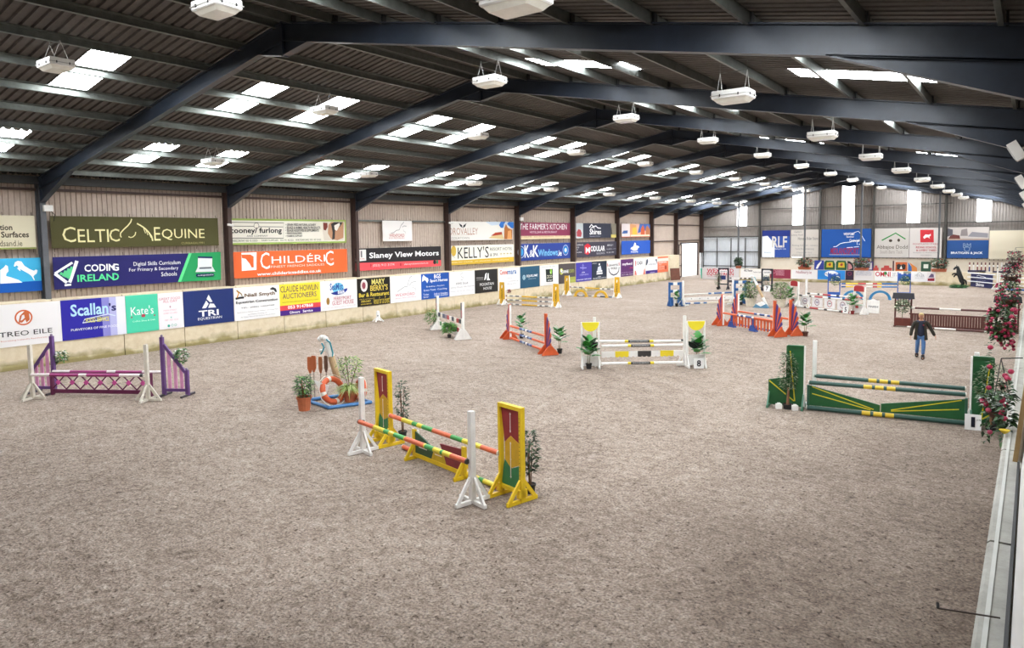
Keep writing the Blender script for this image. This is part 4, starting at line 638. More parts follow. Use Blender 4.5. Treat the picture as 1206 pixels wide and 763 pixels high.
def bigleaf_plant(lab, p, h=1.15, s=1.0, nl=9, seed=1, pr=.11, grp=None, pc='232323', lean=.0):
    """artificial palm-like plant: thin stems, broad split leaves, each leaf an object"""
    t = thing('potted_plant', lab, 'plant', (p[0], p[1], 0), 0, grp); pot(t, pr, .2, pc); random.seed(seed)
    base = h*.36; nl = int(nl*1.5)
    for k in range(2):
        MB().tube((.03*(k*2-1), 0, .18), (.05*(k*2-1), .0, base+.12), .012, .009, 5).build('stem', mat('7a6a48', .8), t)
    for k in range(nl):
        a = 2.4*k+random.uniform(-.3, .3); z = base+(h-base)*k/nl*.72; d = Vector((math.cos(a), math.sin(a)*.8, .55+.9*k/nl)).normalized(); L_ = s*random.uniform(.42, .56)*(1.15-.35*k/nl)
        mb = MB(); p0 = Vector((.03*math.cos(a), .03*math.sin(a), z)); sd = d.cross(Vector((0,0,1))).normalized(); up = sd.cross(d)
        vs = [p0]; n_ = 6
        for j in range(1, n_+1):
            f = j/n_; c = p0+d*(L_*f)-up*(0)-Vector((0,0,L_*.35*f*f)); wd = s*.17*math.sin(PI*min(.95, f*.85+.12))
            nb = wd*(.55 if j % 2 == 0 else 1)
            vs += [c+sd*nb+Vector((0,0,-nb*.25)), c, c-sd*nb+Vector((0,0,-nb*.25))]
        fs = [(0, 1, 2), (0, 2, 3)]
        for j in range(n_-1):
            o = 1+3*j; fs += [(o, o+3, o+4, o+1), (o+1, o+4, o+5, o+2)]
        mb.add(vs, fs, 0); mb.build('leaf', mat(['2f7a2e', '256324', '3c8f38', '1d4f20'][k % 4], .4), t)
    return t
def number_board(lab, p, rz, s, h=.36, w=.3, name='number_board'):
    t = thing(name, lab, 'sign', (p[0], p[1], 0), rz)
    MB().box((0, 0, h/2), (w, .03, h), 0, rx=R(-6)).build('board', mat('efeeec', .5), t)
    fr = bpy.data.objects.new('print_face', None); bpy.data.objects.remove(fr)
    hw = w*(.12 if s == '1' else .2); o = txt(t, s, -hw, h*.2, hw, h*.85, '1c1c28', 1)
    o.matrix_local = Matrix.Translation((0, -.04, 0)) @ Matrix.Rotation(R(90-6), 4, 'X')
    return t
def ptxt(parent, s, x0, z0, x1, z1, y, col, bold=0):
    o = txt(parent, s, x0, z0, x1, z1, col, bold, 0); o.matrix_local = Matrix.Translation((0, y, 0)) @ Matrix.Rotation(PI/2, 4, 'X'); return o
def addv(p, rz, u, v): return (p[0]+u*math.cos(rz)-v*math.sin(rz), p[1]+u*math.sin(rz)+v*math.cos(rz))

# ==== fence A: red, yellow and green oxer in the foreground
A0, A1 = (19.38, 10.52), (23.40, 9.58); ra = ang(A0, A1)
white_post('white stand with crossed feet at the left end of the red, yellow and green fence', A0, ra, 1.73, cup=(1, -.6, .74))
white_post('white stand nearest the camera, right end of the red, yellow and green fence', A1, ra, 1.72, cup=(-1, -.6, .8))
framed_wing('yellow-framed wing with red, gold and green panels, left of the front fence', (19.25, 11.3), ra)
framed_wing('yellow-framed wing with red, gold and green panels, right and closest to the camera', (23.84, 10.19), ra)
O_, Y_, G_ = 'd9673f', 'e3cf3a', '3f9a4a'
bands = [(.2, O_), (.3, Y_), (.34, G_), (.4, Y_), (.52, G_)]
pole('front top pole banded orange, yellow and green between the two white stands', addv(A0, ra, .03, -.09), addv(A1, ra, -.03, -.09), .74, .80, [(.17, O_), (.28, Y_), (.33, G_), (.38, Y_), (.48, G_), (.485, Y_), (.66, O_), (.67, Y_), (.74, G_), (.8, Y_), (.82, G_), (.88, Y_), (1, O_)], caps='3a3632')
pole('back top pole banded orange, yellow and green between the yellow-framed wings', (19.57, 11.2), (23.52, 10.22), .74, .80, [(.14, O_), (.25, Y_), (.3, G_), (.35, Y_), (.45, G_), (.62, O_), (.72, G_), (.78, Y_), (.81, G_), (.87, Y_), (1, O_)])
pole('ground pole banded orange and yellow behind the low panel', (19.95, 11.22), (23.5, 10.36), .06, .06, [(.14, O_), (.3, Y_), (.4, G_), (.6, O_), (.8, Y_), (.84, G_), (.93, Y_), (1, O_)])
t = thing('fence_filler', 'low yellow-framed filler panel painted green, gold and red under the front fence', 'filler', (20.66, 10.88, 0), ang((20.66, 10.88), (22.42, 10.5)))
YM = mat(CY, .45, 0, .1, 6)
for x in (0, 1.8):
    mb = MB(); mb.bb(x-.05, x+.05, -.03, .03, .05, .66); mb.build('post', YM, t); mb = MB(); tri_foot(mb, x, .27, .34); mb.build('foot', YM, t)
MB().bb(.05, 1.75, -.03, .03, .06, .15).build('bottom_rail', YM, t)
for nm, c, poly in (('left_panel', '2d5238', [(.05,.15),(.05,.62),(.45,.5),(.75,.36),(.66,.15)]), ('middle_panel', 'cdaa22', [(.66,.15),(.75,.36),(.9,.42),(1.1,.36),(1.2,.15)]), ('right_panel', '8a2f38', [(1.2,.15),(1.1,.36),(.98,.55),(1.75,.6),(1.75,.15)])):
    MB().prism(poly, (0,0,0), (1,0,0), (0,0,1), .03).build(nm, mat(c, .5, 0, .2, 5), t)
for x0, x1, z in ((.2, .5, .3), (.8, 1.05, .28), (1.3, 1.65, .35)): MB().bb(x0, x1, -.024, -.018, z, z+.015).build('painted_motif', mat('e8dcd0', .6), t)
bush('dark leafy climbing plant behind the nearer yellow-framed wing', (23.96, 10.62), .1, .18, '2a2a2a', .8, .14, 170, ['33452a', '46593a', '27361f'], 5, .09, .035, .2)
bush('leafy plant behind the left yellow-framed wing', (19.3, 11.85), .1, .18, '2a2a2a', .95, .14, 110, ['33452a', '46593a', '27361f'], 6, .09, .035, .25)
number_board('small white number box behind the left yellow-framed wing', (19.95, 11.6), ra, '9', .38, .3)

# ==== fence B: purple and pink
B0, B1 = (6.59, 8.41), (9.92, 10.33); rb = ang(B0, B1)
CW = mat('e6e0d2', .5, 0, .15, 7)
white_post('cream-white stand left of the purple and pink fence', B0, rb, 1.71, CW, .42)
white_post('cream-white stand right of the purple and pink fence', B1, rb, 1.73, CW, .42)
def purple_wing(lab, p, s):
    PU, PK = mat('6a4684', .5, 0, .2, 5), mat('e09ac4', .5, 0, .15, 5)
    t = thing('jump_wing', lab, 'jump wing', (p[0], p[1], 0), rb)
    MB().bb(-.05, .05, -.05, .05, .03, 1.86).build('tall_post', PU, t); MB().lathe([(.0,1.94),(.035,1.92),(.04,1.88),(.03,1.86)], 8).build('finial', mat('8a7a94', .5), t)
    e = s*.78; MB().bb(e-.05, e+.05, -.05, .05, .03, .82).build('short_post', PU, t); MB().lathe([(0,.9),(.03,.88),(.035,.84),(.03,.82)], 8, c=(e,0,0)).build('finial', mat('8a7a94', .5), t)
    MB().beam((s*.05, 0, 1.62), (e-s*.05, 0, .75), .07, .09).build('slanted_rail', PU, t)
    MB().bb(min(s*.05, e), max(s*.05, e), -.035, .035, .14, .23).build('bottom_rail', PU, t)
    for k, x in enumerate((.2, .4, .6)):
        MB().bb(s*x-.05, s*x+.05, -.015, .015, .2, 1.62-(x-.05)/.68*.87+.02).build('picket', PK if k != 3 else PU, t)
    for x in (0, e): MB().bb(x-.035, x+.035, -.36, .36, 0, .06).build('foot', mat('4a4448', .7), t)
    return t
purple_wing('purple wing with pink pickets at the left end of the purple fence', (6.22, 9.16), -1)
purple_wing('purple wing with pink pickets at the right end of the purple fence', (9.62, 10.98), 1)
MG, WH = 'a8397c', 'efe4e4'
pole('front magenta and white banded pole of the purple fence', addv(B0, rb, .06, -.07), addv(B1, rb, -.06, -.07), .78, .80, [(.17, WH), (.43, MG), (.5, WH), (.79, MG), (.97, WH), (1, '3a3a3a')])
pole('back magenta and white banded pole of the purple fence', (6.3, 9.12), (9.58, 10.98), .72, .74, [(.16, WH), (.5, MG), (.58, WH), (.82, MG), (1, WH)])
t = thing('fence_filler', 'magenta lattice filler with pink diamonds under the purple fence', 'filler', (6.5, 9.0, 0), ang((6.5, 9.0), (9.4, 10.68))); LL = math.dist((6.5, 9.0), (9.4, 10.68))
DM = mat('6a1f4c', .5, 0, .2, 5)
MB().bb(0, LL, -.03, .03, .08, .2).build('bottom_rail', DM, t); MB().bb(0, LL, -.03, .03, .66, .74).build('top_rail', DM, t)
for x in (0, LL-.0): MB().bb(x-.04, x+.04, -.05, .05, .02, .74).build('end_post', DM, t)
nd = 7; st = LL/nd
for k in range(nd):
    x = st*(k+.5); mb = MB(); mb.beam((x-st/2, -.012, .2), (x+st/2, -.012, .67), .03, .03); mb.build('lattice_slat', DM, t); mb = MB(); mb.beam((x-st/2, .012, .67), (x+st/2, .012, .2), .03, .03); mb.build('lattice_slat', DM, t)
for k in range(nd+1):
    x = min(max(st*k, .06), LL-.06); w = .09
    if 0 < k < nd or True: MB().prism([(-w,0),(0,-w),(w,0),(0,w)], (st*(k+.5) if k < nd else LL-.05, -.04, .43), (1,0,0), (0,0,1), .02).build('diamond', mat('d85aa4', .5), t)
def flowerball(lab, p, z, r=.2, cols=GR, fl='e8e8e0', nf=16, seed=1, n=110):
    t = thing('flower_arrangement', lab, 'flowers', (p[0], p[1], z)); foliage(t, (0,0,0), r, r, n, .09, .04, cols, seed=seed); random.seed(seed+9)
    for k in range(nf):
        a = random.uniform(0, 6.28); b_ = random.uniform(-1.2, 1.2); q = (r*math.cos(a)*math.cos(b_), r*math.sin(a)*math.cos(b_), r*math.sin(b_)+.02)
        MB().lathe([(0,-.03),(.03,-.015),(.042,.01),(.02,.03),(0,.02)], 7, c=q).build('bloom', mat(fl, .6), t)
    return t
flowerball('white flowers and leaves on the right purple wing', addv((9.62, 10.98), rb, .55, .1), 1.25, .2, seed=2)
flowerball('white flowers and leaves behind the left purple wing', addv((6.22, 9.16), rb, .1, .2), 1.15, .18, seed=4)

# ==== nautical display with terracotta pots
bush('terracotta pot with a green bushy plant, left of the life ring', (14.93, 12.27), .2, .4, 'c4704a', .55, .24, 220, ['2f5a2c', '477a38', '6a9a48', '24481f'], 11, .12, .03, .02, '8a5a3a')
t = thing('potted_plant', 'terracotta pot with a spiky variegated plant on the blue tray', 'plant', (15.38, 13.55, .06)); pot(t, .2, .36, 'c06a48'); random.seed(8); mb = MB()
for k in range(120):
    a = random.uniform(0, 6.28); d = Vector((math.cos(a), math.sin(a), random.uniform(.5, 1.6))); mb.leaf((0, 0, .34), d, random.uniform(.35, .6), .03, random.randrange(3), .7)
mb.build('strap_leaves', [mat(c, .5) for c in ('a8b860', 'c8cc90', '7a9a48')], t); mb = MB()
for k in range(5):
    a = k*1.3; e = Vector((.33*math.cos(a), .3*math.sin(a), 1.1+.08*k)); mb.tube((0,0,.35), e, .01, .006, 5)
mb.build('branches', mat('6a5a38', .8), t)
foliage(t, (.05, 0, 1.0), .36, .32, 170, .1, .035, ['5d8a3a', '7fa04a', 'a8b868', '46702e'], seed=12)
t = thing('blue_tray', 'light blue rectangular pipe frame lying on the sand under the nautical display', 'frame', (0,0,0)); PB = mat('4f86c0', .45, 0, .1, 5); pts = [(14.1,12.95),(15.45,12.72),(15.95,13.85),(14.55,14.1)]
for i in range(4):
    a, b_ = pts[i], pts[(i+1) % 4]; MB().tube((*a, .05), (*b_, .05), .05, .05, 8).build('pipe', PB, t)
t.location = (0, 0, 0)
def nautical_post(lab, p, top, rz=0, s=1.0):
    t = thing('mooring_post', lab, 'decoration', (p[0], p[1], 0), rz); x, y, h = top
    f = lambda k: Vector((x*k, y*k, h*k)); Wt = mat('eeebe6', .45)
    MB().tube(f(0.02), f(.33), .105*s, .105*s, 12).build('lower_band', Wt, t); MB().tube(f(.33), f(.74), .1*s, .1*s, 12).build('post', mat('c9ab84', .65, 0, .2, 6), t); MB().tube(f(.74), f(.97), .1*s, .09*s, 12).build('upper_band', Wt, t)
    T_ = f(.97); mb = MB(); arc = [T_+Vector((-.16*s*(1-math.cos(a))*.9, 0, .16*s*math.sin(a))) for a in [k*PI/6 for k in range(6)]]; mb.path([f(.9)]+arc, .085*s, 8); mb.build('curved_head', Wt, t, smooth=True)
    MB().tube(T_+Vector((-.02, -.06, -.2*s)), T_+Vector((-.2*s, -.1, -.24*s)), .05*s, .04*s, 8).build('side_peg', Wt, t)
    B_ = mat('2f8fa0', .6); MB().path([T_+Vector((.02,-.09,.12*s)), T_+Vector((.13*s,-.05,.02)), T_+Vector((.2*s,-.03,-.3*s)), T_+Vector((.14*s,-.05,-.62*s))], .022, 6).build('blue_rope', B_, t)
    MB().path([T_+Vector((-.14*s,-.08,.0)), T_+Vector((-.05,-.11,-.12*s)), T_+Vector((-.1*s,-.11,-.25*s)), T_+Vector((-.17*s,-.1,-.33*s))], .022, 6).build('blue_rope', B_, t)
    return t
nautical_post('leaning timber mooring post with white curled head and blue rope behind the life ring', (14.85, 13.75), (-.48, -.05, 1.78), R(20))
def life_ring(lab, c, ax, rr=.3):
    t = thing('life_ring', lab, 'life ring', (0,0,0)); t.location = c; MB().torus((0,0,0), ax, rr, .085, 24, 8, 0, 1).build('ring', [mat('dd6438', .5), mat('ece6da', .5)], t, smooth=True)
    a = Vector(ax).normalized(); u = a.cross(Vector((0,0,1))).normalized(); v = a.cross(u); mb = MB(); P = [(u*math.cos(k*PI/8)+v*math.sin(k*PI/8))*(rr+(.1 if k % 4 == 0 else .14)) for k in range(17)]; mb.path(P, .01, 5); mb.build('grab_line', mat('e8e2d4', .7), t); return t
life_ring('orange life ring with white bands leaning in front of the mooring post', (15.14, 13.12, .44), (.93, -.04, .35), .34)
life_ring('second orange life ring half hidden behind the spiky plant', (15.62, 13.75, .4), (-.3, -1, .2), .26)
for i, (dx, h, c) in enumerate(((-.0, 1.3, 'c0683c'), (.13, 1.34, 'b86238'), (.36, 1.32, 'a5643e'), (.55, 1.36, '6a4a3a'))):
    t = thing('wooden_oar', ['orange-brown oar, leftmost of the four upright oars', 'orange-brown oar, second of the four upright oars', 'slim brown oar, third of the four upright oars', 'dark brown oar beside the mooring post'][i], 'oar', (13.95+dx*1.0, 13.25+dx*.3, 0), R(15), 'oars of the nautical display')
    MB().tube((0,0,.0), (0,0,h-.45), .016, .016, 6).build('shaft', mat('9a8a80', .7), t)
    w = .085 if i < 2 else .06; MB().prism([(-.02, h-.5), (-w, h-.36), (-w, h-.04), (-w*.7, h), (w*.7, h), (w, h-.04), (w, h-.36), (.02, h-.5)], (0,0,0), (1,0,0), (0,0,1), .03).build('blade', mat(c, .6, 0, .15, 6), t)
t = thing('white_sail', 'white triangular pennant in front of the oars', 'flag', (15.06, 12.8, 0), R(45)); MB().prism([(-.22, .8), (.2, .62), (.08, .22)], (0,0,0), (1,0,0), (0,0,1), .02).build('cloth', mat('f2f0ee', .6), t); MB().tube((.1,.02,0),(.06,.02,.7),.012,.012,5).build('stick', mat('9a9a9a', .5), t)

# ==== fence C: narrow patriotic one near the left wall
C0, C1 = (6.45, 27.1), (9.95, 25.05); rc = ang(C0, C1)
def paint_post(lab, p, s):
    t = thing('jump_wing', lab, 'jump wing', (p[0], p[1], 0), rc); MB().bb(-.05, .05, -.05, .05, .03, 1.8).build('post', PW, t)
    MB().bb(-.3*1, -.06, -.02, .02, 1.0, 1.74).build('painted_panel', mat('3f4a5e', .5), t); MB().bb(-.24, -.1, -.025, .025, 1.05, 1.4).build('painted_panel', mat('a8444c', .5), t); MB().bb(-.26, -.06, -.02, .02, .1, 1.0).build('lower_panel', PW, t)
    for x in (-.22, 0): MB().prism([(-.42,.02),(.42,.02),(.1,.5),(-.1,.5)], (x,0,0), (0,1,0), (0,0,1), .04).build('foot', PW, t)
    return t
paint_post('white wing with grey and red painted top, left end of the small painted fence', C0, -1)
paint_post('white wing with grey and red painted top, right end of the small painted fence', C1, 1)
for lab, v, h, cs in (('upper painted plank with navy, white and red blocks near the left wall', 0, .74, ['2c3850','e8e4e0','3f4a66','8c8490','b03a40','e8e4e0','303848','e8e0d8','b03a40','2c3440']), ('lower painted plank with navy, white and red letters-like blocks near the left wall', -.02, .3, ['e8e4e0','4a8a50','e8e4e0','3c4870','3c4870','8a98b8','c03838','2c3858','e8e4e0','334468','b03a40','d8d0c8'])):
    t = thing('jump_plank', lab, 'plank', (*addv(C0, rc, .1, v), h), rc); L_ = math.dist(C0, C1)-.35; n = len(cs); cols = sorted(set(cs)); mb = MB()
    for k, c in enumerate(cs): mb.bb(L_*k/n, L_*(k+1)/n, -.018, .018, 0, .2, cols.index(c))
    mb.build('board', [mat(c, .5) for c in cols], t)
    if h < .5: MB().bb(0, L_, -.02, .02, -.2, -.001).build('lower_board', PW, t)
bush('leafy plant at the right end of the small painted fence', addv(C1, rc, -1.1, -.35), .1, .15, '2a2a2a', .45, .3, 160, ['4a8a30', '6aa840', '3a7028'], 21, .16, .06, .1)
bush('drooping leafy plant at the left end of the small painted fence', addv(C0, rc, -.35, -.2), .12, .2, '222222', .7, .35, 150, ['4f7a34', '6a9448', '8a9a60'], 22, .16, .05, .1)

# ==== fence D: orange and purple single upright
D0, D1 = (11.77, 26.29), (15.46, 23.82); rd = ang(D0, D1)
ORA, PUR = 'd0592a', '47337e'
def fan_wing(lab, p, rz, s, h=1.68, grp='orange and purple fan wings'):
    t = thing('jump_wing', lab, 'jump wing', (p[0], p[1], 0), rz, grp); OM, PM = mat(ORA, .5, 0, .12, 5), mat(PUR, .5, 0, .15, 5)
    MB().bb(-.06, .06, -.05, .05, .03, h).build('post', OM, t)
    MB().bb(min(-s*.062, -s*.072), max(-s*.062, -s*.072), -.05, .05, .06, h-.02).build('white_edge', PW, t)
    A_ = [2, 9, 16.5, 25, 35, 47, 62]; LN = [1.42, 1.3, 1.1, .92, .74, .6]
    for k in range(6):
        a0, a1 = R(A_[k]), R(A_[k+1]-.8); am = (a0+a1)/2; l = LN[k]*h/1.68
        pt = lambda r, a: (s*(.06+r*math.sin(a)), .14+r*math.cos(a))
        poly = [pt(.12, a0), pt(l*.86, a0), pt(l, a0+(a1-a0)*.25), pt(l*.93, a1), pt(l*.8, a1), pt(.12, a1)]
        if s < 0: poly = poly[::-1]
        MB().prism(poly, (0, (k % 2)*.012, 0), (1,0,0), (0,0,1), .025).build('slat', PM if k % 2 == 0 else OM, t)
    for x in (0, s*.45):
        MB().prism([(-.36,.02),(.36,.02),(.36,.07),(.08,.4),(-.08,.4),(-.36,.07)], (x,0,0), (0,1,0), (0,0,1), .045).build('foot', OM, t)
    MB().bb(min(0, s*.45), max(0, s*.45), -.03, .03, .08, .15).build('base_rail', OM, t)
    return t
fan_wing('orange and purple fan wing at the left end of the small orange upright', D0, rd, -1)
fan_wing('orange and purple fan wing at the right end of the small orange upright', D1, rd, 1)
ob = [(.3, ORA), (.38, '2c4a86'), (.43, '9ab0c8'), (.47, '24396c'), (.52, 'eae6e2'), (.57, '24396c'), (.61, '7a90b8'), (.66, '2c4a86'), (1, ORA)]
for nm, h0, h1 in (('top', .66, .74), ('middle', .38, .44), ('lowest', .1, .13)): pole('%s orange pole with blue and white middle on the small orange upright' % nm, addv(D0, rd, .08, 0), addv(D1, rd, -.06, 0), h0, h1, ob)
bigleaf_plant('broad-leaved plant behind the left wing of the small orange upright', (11.95, 26.95), 1.3, .9, 8, 31)
bigleaf_plant('broad-leaved plant right of the small orange upright', (15.85, 24.25), 1.3, 1.0, 9, 32)

# ==== fences E and F: yellow panel wings by the left wall
def slab_wing(lab, p, rz, s, grp):
    t = thing('jump_wing', lab, 'jump wing', (p[0], p[1], 0), rz, grp); YY = mat('e2b02a', .5, 0, .1, 5)
    MB().prism([(-.27,.08),(.27,.08),(.2,1.62),(-.2,1.62)], (0,0,0), (1,0,0), (0,0,1), .04).build('panel', YY, t)
    MB().beam((s*-.29, 0, .05), (s*-.22, 0, 1.64), .05, .04).build('white_edge', PW, t)
    for x in (-.2, .2):
        MB().prism([(-.4,.02),(.4,.02),(.4,.06),(.06,.42),(-.06,.42),(-.4,.06)], (x,0,0), (0,1,0), (0,0,1), .04).build('foot', PW, t)
    MB().prism([(-.4,.02),(-.16,.02),(-.2,.38)], (0,-.03,0), (1,0,0), (0,0,1), .03).build('foot', PW, t); MB().prism([(.4,.02),(.2,.38),(.16,.02)], (0,-.03,0), (1,0,0), (0,0,1), .03).build('foot', PW, t)
    o = txt(t, 'CONNOLLYS', .45, -.06, 1.1, .06, '2a2418', 1, 0); o.matrix_local = Matrix.Translation((0, -.026, 0)) @ Matrix.Rotation(PI/2, 4, 'X') @ Matrix.Rotation(PI/2, 4, 'Z')
    o = txt(t, 'REDMILLS', .16, -.05, .4, .05, 'a08a60', 1, 0); o.matrix_local = Matrix.Translation((0, -.026, 0)) @ Matrix.Rotation(PI/2, 4, 'X') @ Matrix.Rotation(PI/2, 4, 'Z')
    MB().prism([(-.05,1.2),(.04,1.22),(.06,1.4),(-.02,1.42)], (0,-.023,0), (1,0,0), (0,0,1), .004).build('printed_crest', PW, t)
    return t
slab_wing('yellow panel wing left of the three-pole yellow fence', (1.2, 39.5), R(3), -1, 'yellow panel wings')
slab_wing('yellow panel wing right of the three-pole yellow fence', (5.62, 39.7), R(3), 1, 'yellow panel wings')
yb = [(.03, '8a2a3a'), (.09, 'e8e6e0'), (.16, '8a8a8a'), (.22, 'e8e6e0'), (.3, '7a7a7a'), (.36, 'e8e6e0'), (.7, 'dcae22'), (.75, 'e8e6e0'), (.8, '6a6a6a'), (.86, 'e8e6e0'), (.93, '7a7a7a'), (1, 'e8e6e0')]
for nm, h in (('top', .66), ('middle', .38), ('lowest', .08)): pole('%s yellow and white pole of the three-pole yellow fence' % nm, (1.5, 39.55), (5.3, 39.65), h, h, yb)
slab_wing('yellow panel wing left of the arched yellow fence', (1.15, 48.2), R(0), -1, 'yellow panel wings')
slab_wing('yellow panel wing right of the arched yellow fence', (5.75, 48.1), R(0), 1, 'yellow panel wings')
pole('top pole, yellow with white and grey ends, over the two yellow arches', (1.45, 48.2), (5.45, 48.1), .72, .66, yb)
pole('grey and white ground pole under the two yellow arches', (1.45, 48.25), (5.45, 48.15), .06, .06, [(.1, 'e8e6e0'), (.2, '7a7a7a'), (.3, 'e8e6e0'), (.5, '8a8a8a'), (.7, 'e8e6e0'), (.85, '4a5a70'), (1, '5a6a80')])
def arch(lab, p, rz, col, r=.6, grp=None):
    t = thing('arch_filler', lab, 'filler', (p[0], p[1], 0), rz, grp); n = 12; P = [(r*math.cos(PI*k/n), r*math.sin(PI*k/n)*.92) for k in range(n+1)]+[((r-.17)*math.cos(PI*k/n), (r-.17)*math.sin(PI*k/n)*.92) for k in range(n, -1, -1)]
    mb = MB(); m = n+1; vs = [(a, y, b_) for y in (-.05, .05) for a, b_ in P]; K = len(P)
    fs = [(k, k+1, K-2-k, K-1-k) for k in range(n)]+[(K+k+1, K+k, 2*K-1-k, 2*K-2-k) for k in range(n)]+[(k+1, k, K+k, K+k+1) for k in range(K-1)]+[(0, K-1, 2*K-1, K)]
    mb.add(vs, fs); mb.build('arch', mat(col, .5, 0, .12, 5), t)
    for s in (-1, 1): MB().bb(s*(r-.09)-.07, s*(r-.09)+.07, -.2, .2, 0, .07).build('foot', mat(col, .5, 0, .12, 5), t)
    return t
arch('yellow arch, left of the pair under the yellow pole', (2.6, 47.95), 0, 'd9ab2c'); arch('yellow arch, right of the pair under the yellow pole', (4.45, 47.9), 0, 'd9ab2c')
flowerball('small red flower on the left wing of the three-pole yellow fence', (1.6, 39.8), .95, .13, ['4a3030', '2a2a2a'], 'b03038', 10, 7, 30)

# ==== fence G: white and yellow number eight
A = (18.3, 21.95); B_ = (21.45, 24.3); rg = ang(A, B_)
def halfmoon(t, x0, x1, z, col, d, y=-.03):
    n = 10; c = (x0+x1)/2; r = (x1-x0)/2; MB().prism([(c+r*math.cos(PI+PI*k/n), z+d*math.sin(PI+PI*k/n)) for k in range(n+1)], (0, y, 0), (1,0,0), (0,0,1), .025).build('half_moon', mat(col, .5), t)
def moon_wing(lab, p):
    t = thing('jump_wing', lab, 'jump wing', (p[0], p[1], 0), rg, 'white wings with yellow half-moons')
    for x in (0, .62): MB().bb(x-.03, x+.03, -.035, .035, .0, 1.7).build('post', PW, t)
    MB().bb(.03, .59, -.03, .03, 1.64, 1.7).build('top_rail', PW, t); MB().bb(.03, .59, -.015, .015, .08, .46).build('bottom_panel', PW, t)
    halfmoon(t, 0.0, .62, 1.7, 'eedc2c', .34, -.05); halfmoon(t, 0.02, .6, .95, '16181a', .28, .03)
    for x in (0, .62):
        mb = MB(); tri_foot(mb, x, .3, .4); mb.build('foot', PW, t)
    return t
moon_wing('white wing with yellow half-moon, left end of the white and yellow fence', A)
moon_wing('white wing with yellow half-moon, right end of the white and yellow fence', (21.42, 24.2))
white_post('tall white post behind the left half-moon wing', (18.45, 22.62), rg, 1.83, foot=.3); white_post('tall white post beside the right half-moon wing', (21.22, 24.42), rg, 1.86, foot=.3, cup=(-1, .8, .95))
gs = [(.32, 'eceae6'), (.36, 'e6cc20'), (.6, '3a3836'), (.645, 'e6cc20'), (1, 'eceae6')]
for nm, a, b_, h in (('highest rear', (18.5, 22.66), (21.2, 24.5), .92), ('upper front', (18.98, 22.2), (21.3, 24.05), .84), ('lowest', (18.98, 22.2), (21.3, 24.05), .2)):
    q = pole('%s white pole with yellow rings and black middle of the white and yellow fence' % nm, a, b_, h, h-.01, gs)
    L_ = math.dist(a, b_); ptxt(q, 'SHOWJUMPING', L_*.38, -.02, L_*.58, .02, -.052, 'd8d8d8', 1)
t = thing('jump_plank', 'scalloped white, yellow and black plank of the white and yellow fence', 'plank', (18.98, 22.2, .42), ang((18.98, 22.2), (21.3, 24.05))); L_ = math.dist((18.98, 22.2), (21.3, 24.05))
cs = ['eceae6']*3+['e8d028']*3+['eceae6']*2+['3a3836']*3+['eceae6']*2+['e8d028']*3+['eceae6']*2; n = len(cs); u0 = sorted(set(cs)); mb = MB()
for k, c in enumerate(cs):
    w = L_/n; x = k*w; mb.prism([(x, .07)]+[(x+w/2-w/2*math.cos(PI*j/4), .05-.05*math.sin(PI*j/4)) for j in range(5)]+[(x+w, .22), (x, .22)], (0,0,0), (1,0,0), (0,0,1), .03, u0.index(c))
mb.build('board', [mat(c, .5) for c in u0], t)
bigleaf_plant('broad-leaved plant in a black pot in front of the left half-moon wing', (18.56, 22.0), 1.3, 1.1, 11, 41)
bigleaf_plant('broad-leaved plant behind the numbered box at the right half-moon wing', (21.72, 24.45), 1.35, 1.05, 10, 43)
number_board('white number eight box at the foot of the right half-moon wing', (21.86, 24.2), rg, '8', .36, .36)

# ==== fence H: blue and white
H0, H1 = (12.45, 44.95), (14.95, 47.6); rh = ang(H0, H1)
def block_wing(lab, p, s):
    BL = mat('2860a0', .5, 0, .15, 5); t = thing('jump_wing', lab, 'jump wing', (p[0], p[1], 0), rh, 'blue and white block wings')
    for x in (0, s*.8): MB().bb(x-.06, x+.06, -.05, .05, 0, 1.62).build('post', BL, t)
    for z in (1.42, .92, .42): 
        for a, b_, m in ((.08, .25, BL), (.25, .55, PW), (.55, .72, BL)): MB().bb(min(s*a, s*b_), max(s*a, s*b_), -.04, .04, z, z+.18).build('block', m, t)
    for a, b_, m in ((.08, .28, BL), (.28, .52, PW), (.52, .72, BL)): MB().bb(min(s*a, s*b_), max(s*a, s*b_), -.045, .045, .03, .42).build('block', m, t)
    for x in (0, s*.8):
        mb = MB(); tri_foot(mb, x, .35, .5); mb.build('foot', BL, t)
    return t
block_wing('blue and white block wing at the left end of the blue fence', addv(H0, rh, -.15, .05), -1); block_wing('blue and white block wing at the right end of the blue fence', addv(H1, rh, .15, .05), 1)
white_post('white stand left on the blue and white fence', H0, rh, 1.7, foot=.42); white_post('white stand right on the blue and white fence, behind the orange wings', H1, rh, 1.7, foot=.42)
BB = '2a5f9c'
pole('top pole of the blue fence, white left half and blue right half', addv(H0, rh, .08, 0), addv(H1, rh, -.08, 0), .76, .82, [(.5, 'ece8e2'), (.56, BB), (.62, 'ece8e2'), (.78, BB), (.84, 'ece8e2'), (1, BB)])
pole('bottom pole of the blue fence, blue bands on the left and white right', addv(H0, rh, .08, 0), addv(H1, rh, -.08, 0), .16, .16, [(.13, BB), (.2, 'ece8e2'), (.33, BB), (.4, 'ece8e2'), (.47, BB), (1, 'e8dcc8')])
t = thing('jump_plank', 'white plank with small dark dots in the middle of the blue fence', 'plank', (*addv(H0, rh, .08, 0), .36), rh); MB().bb(0, 3.5, -.02, .02, 0, .2).build('board', PW, t)
for k in range(5): MB().bb(.5+k*.6, .56+k*.6, -.024, -.02, .08, .13).build('dot', BLACK, t)
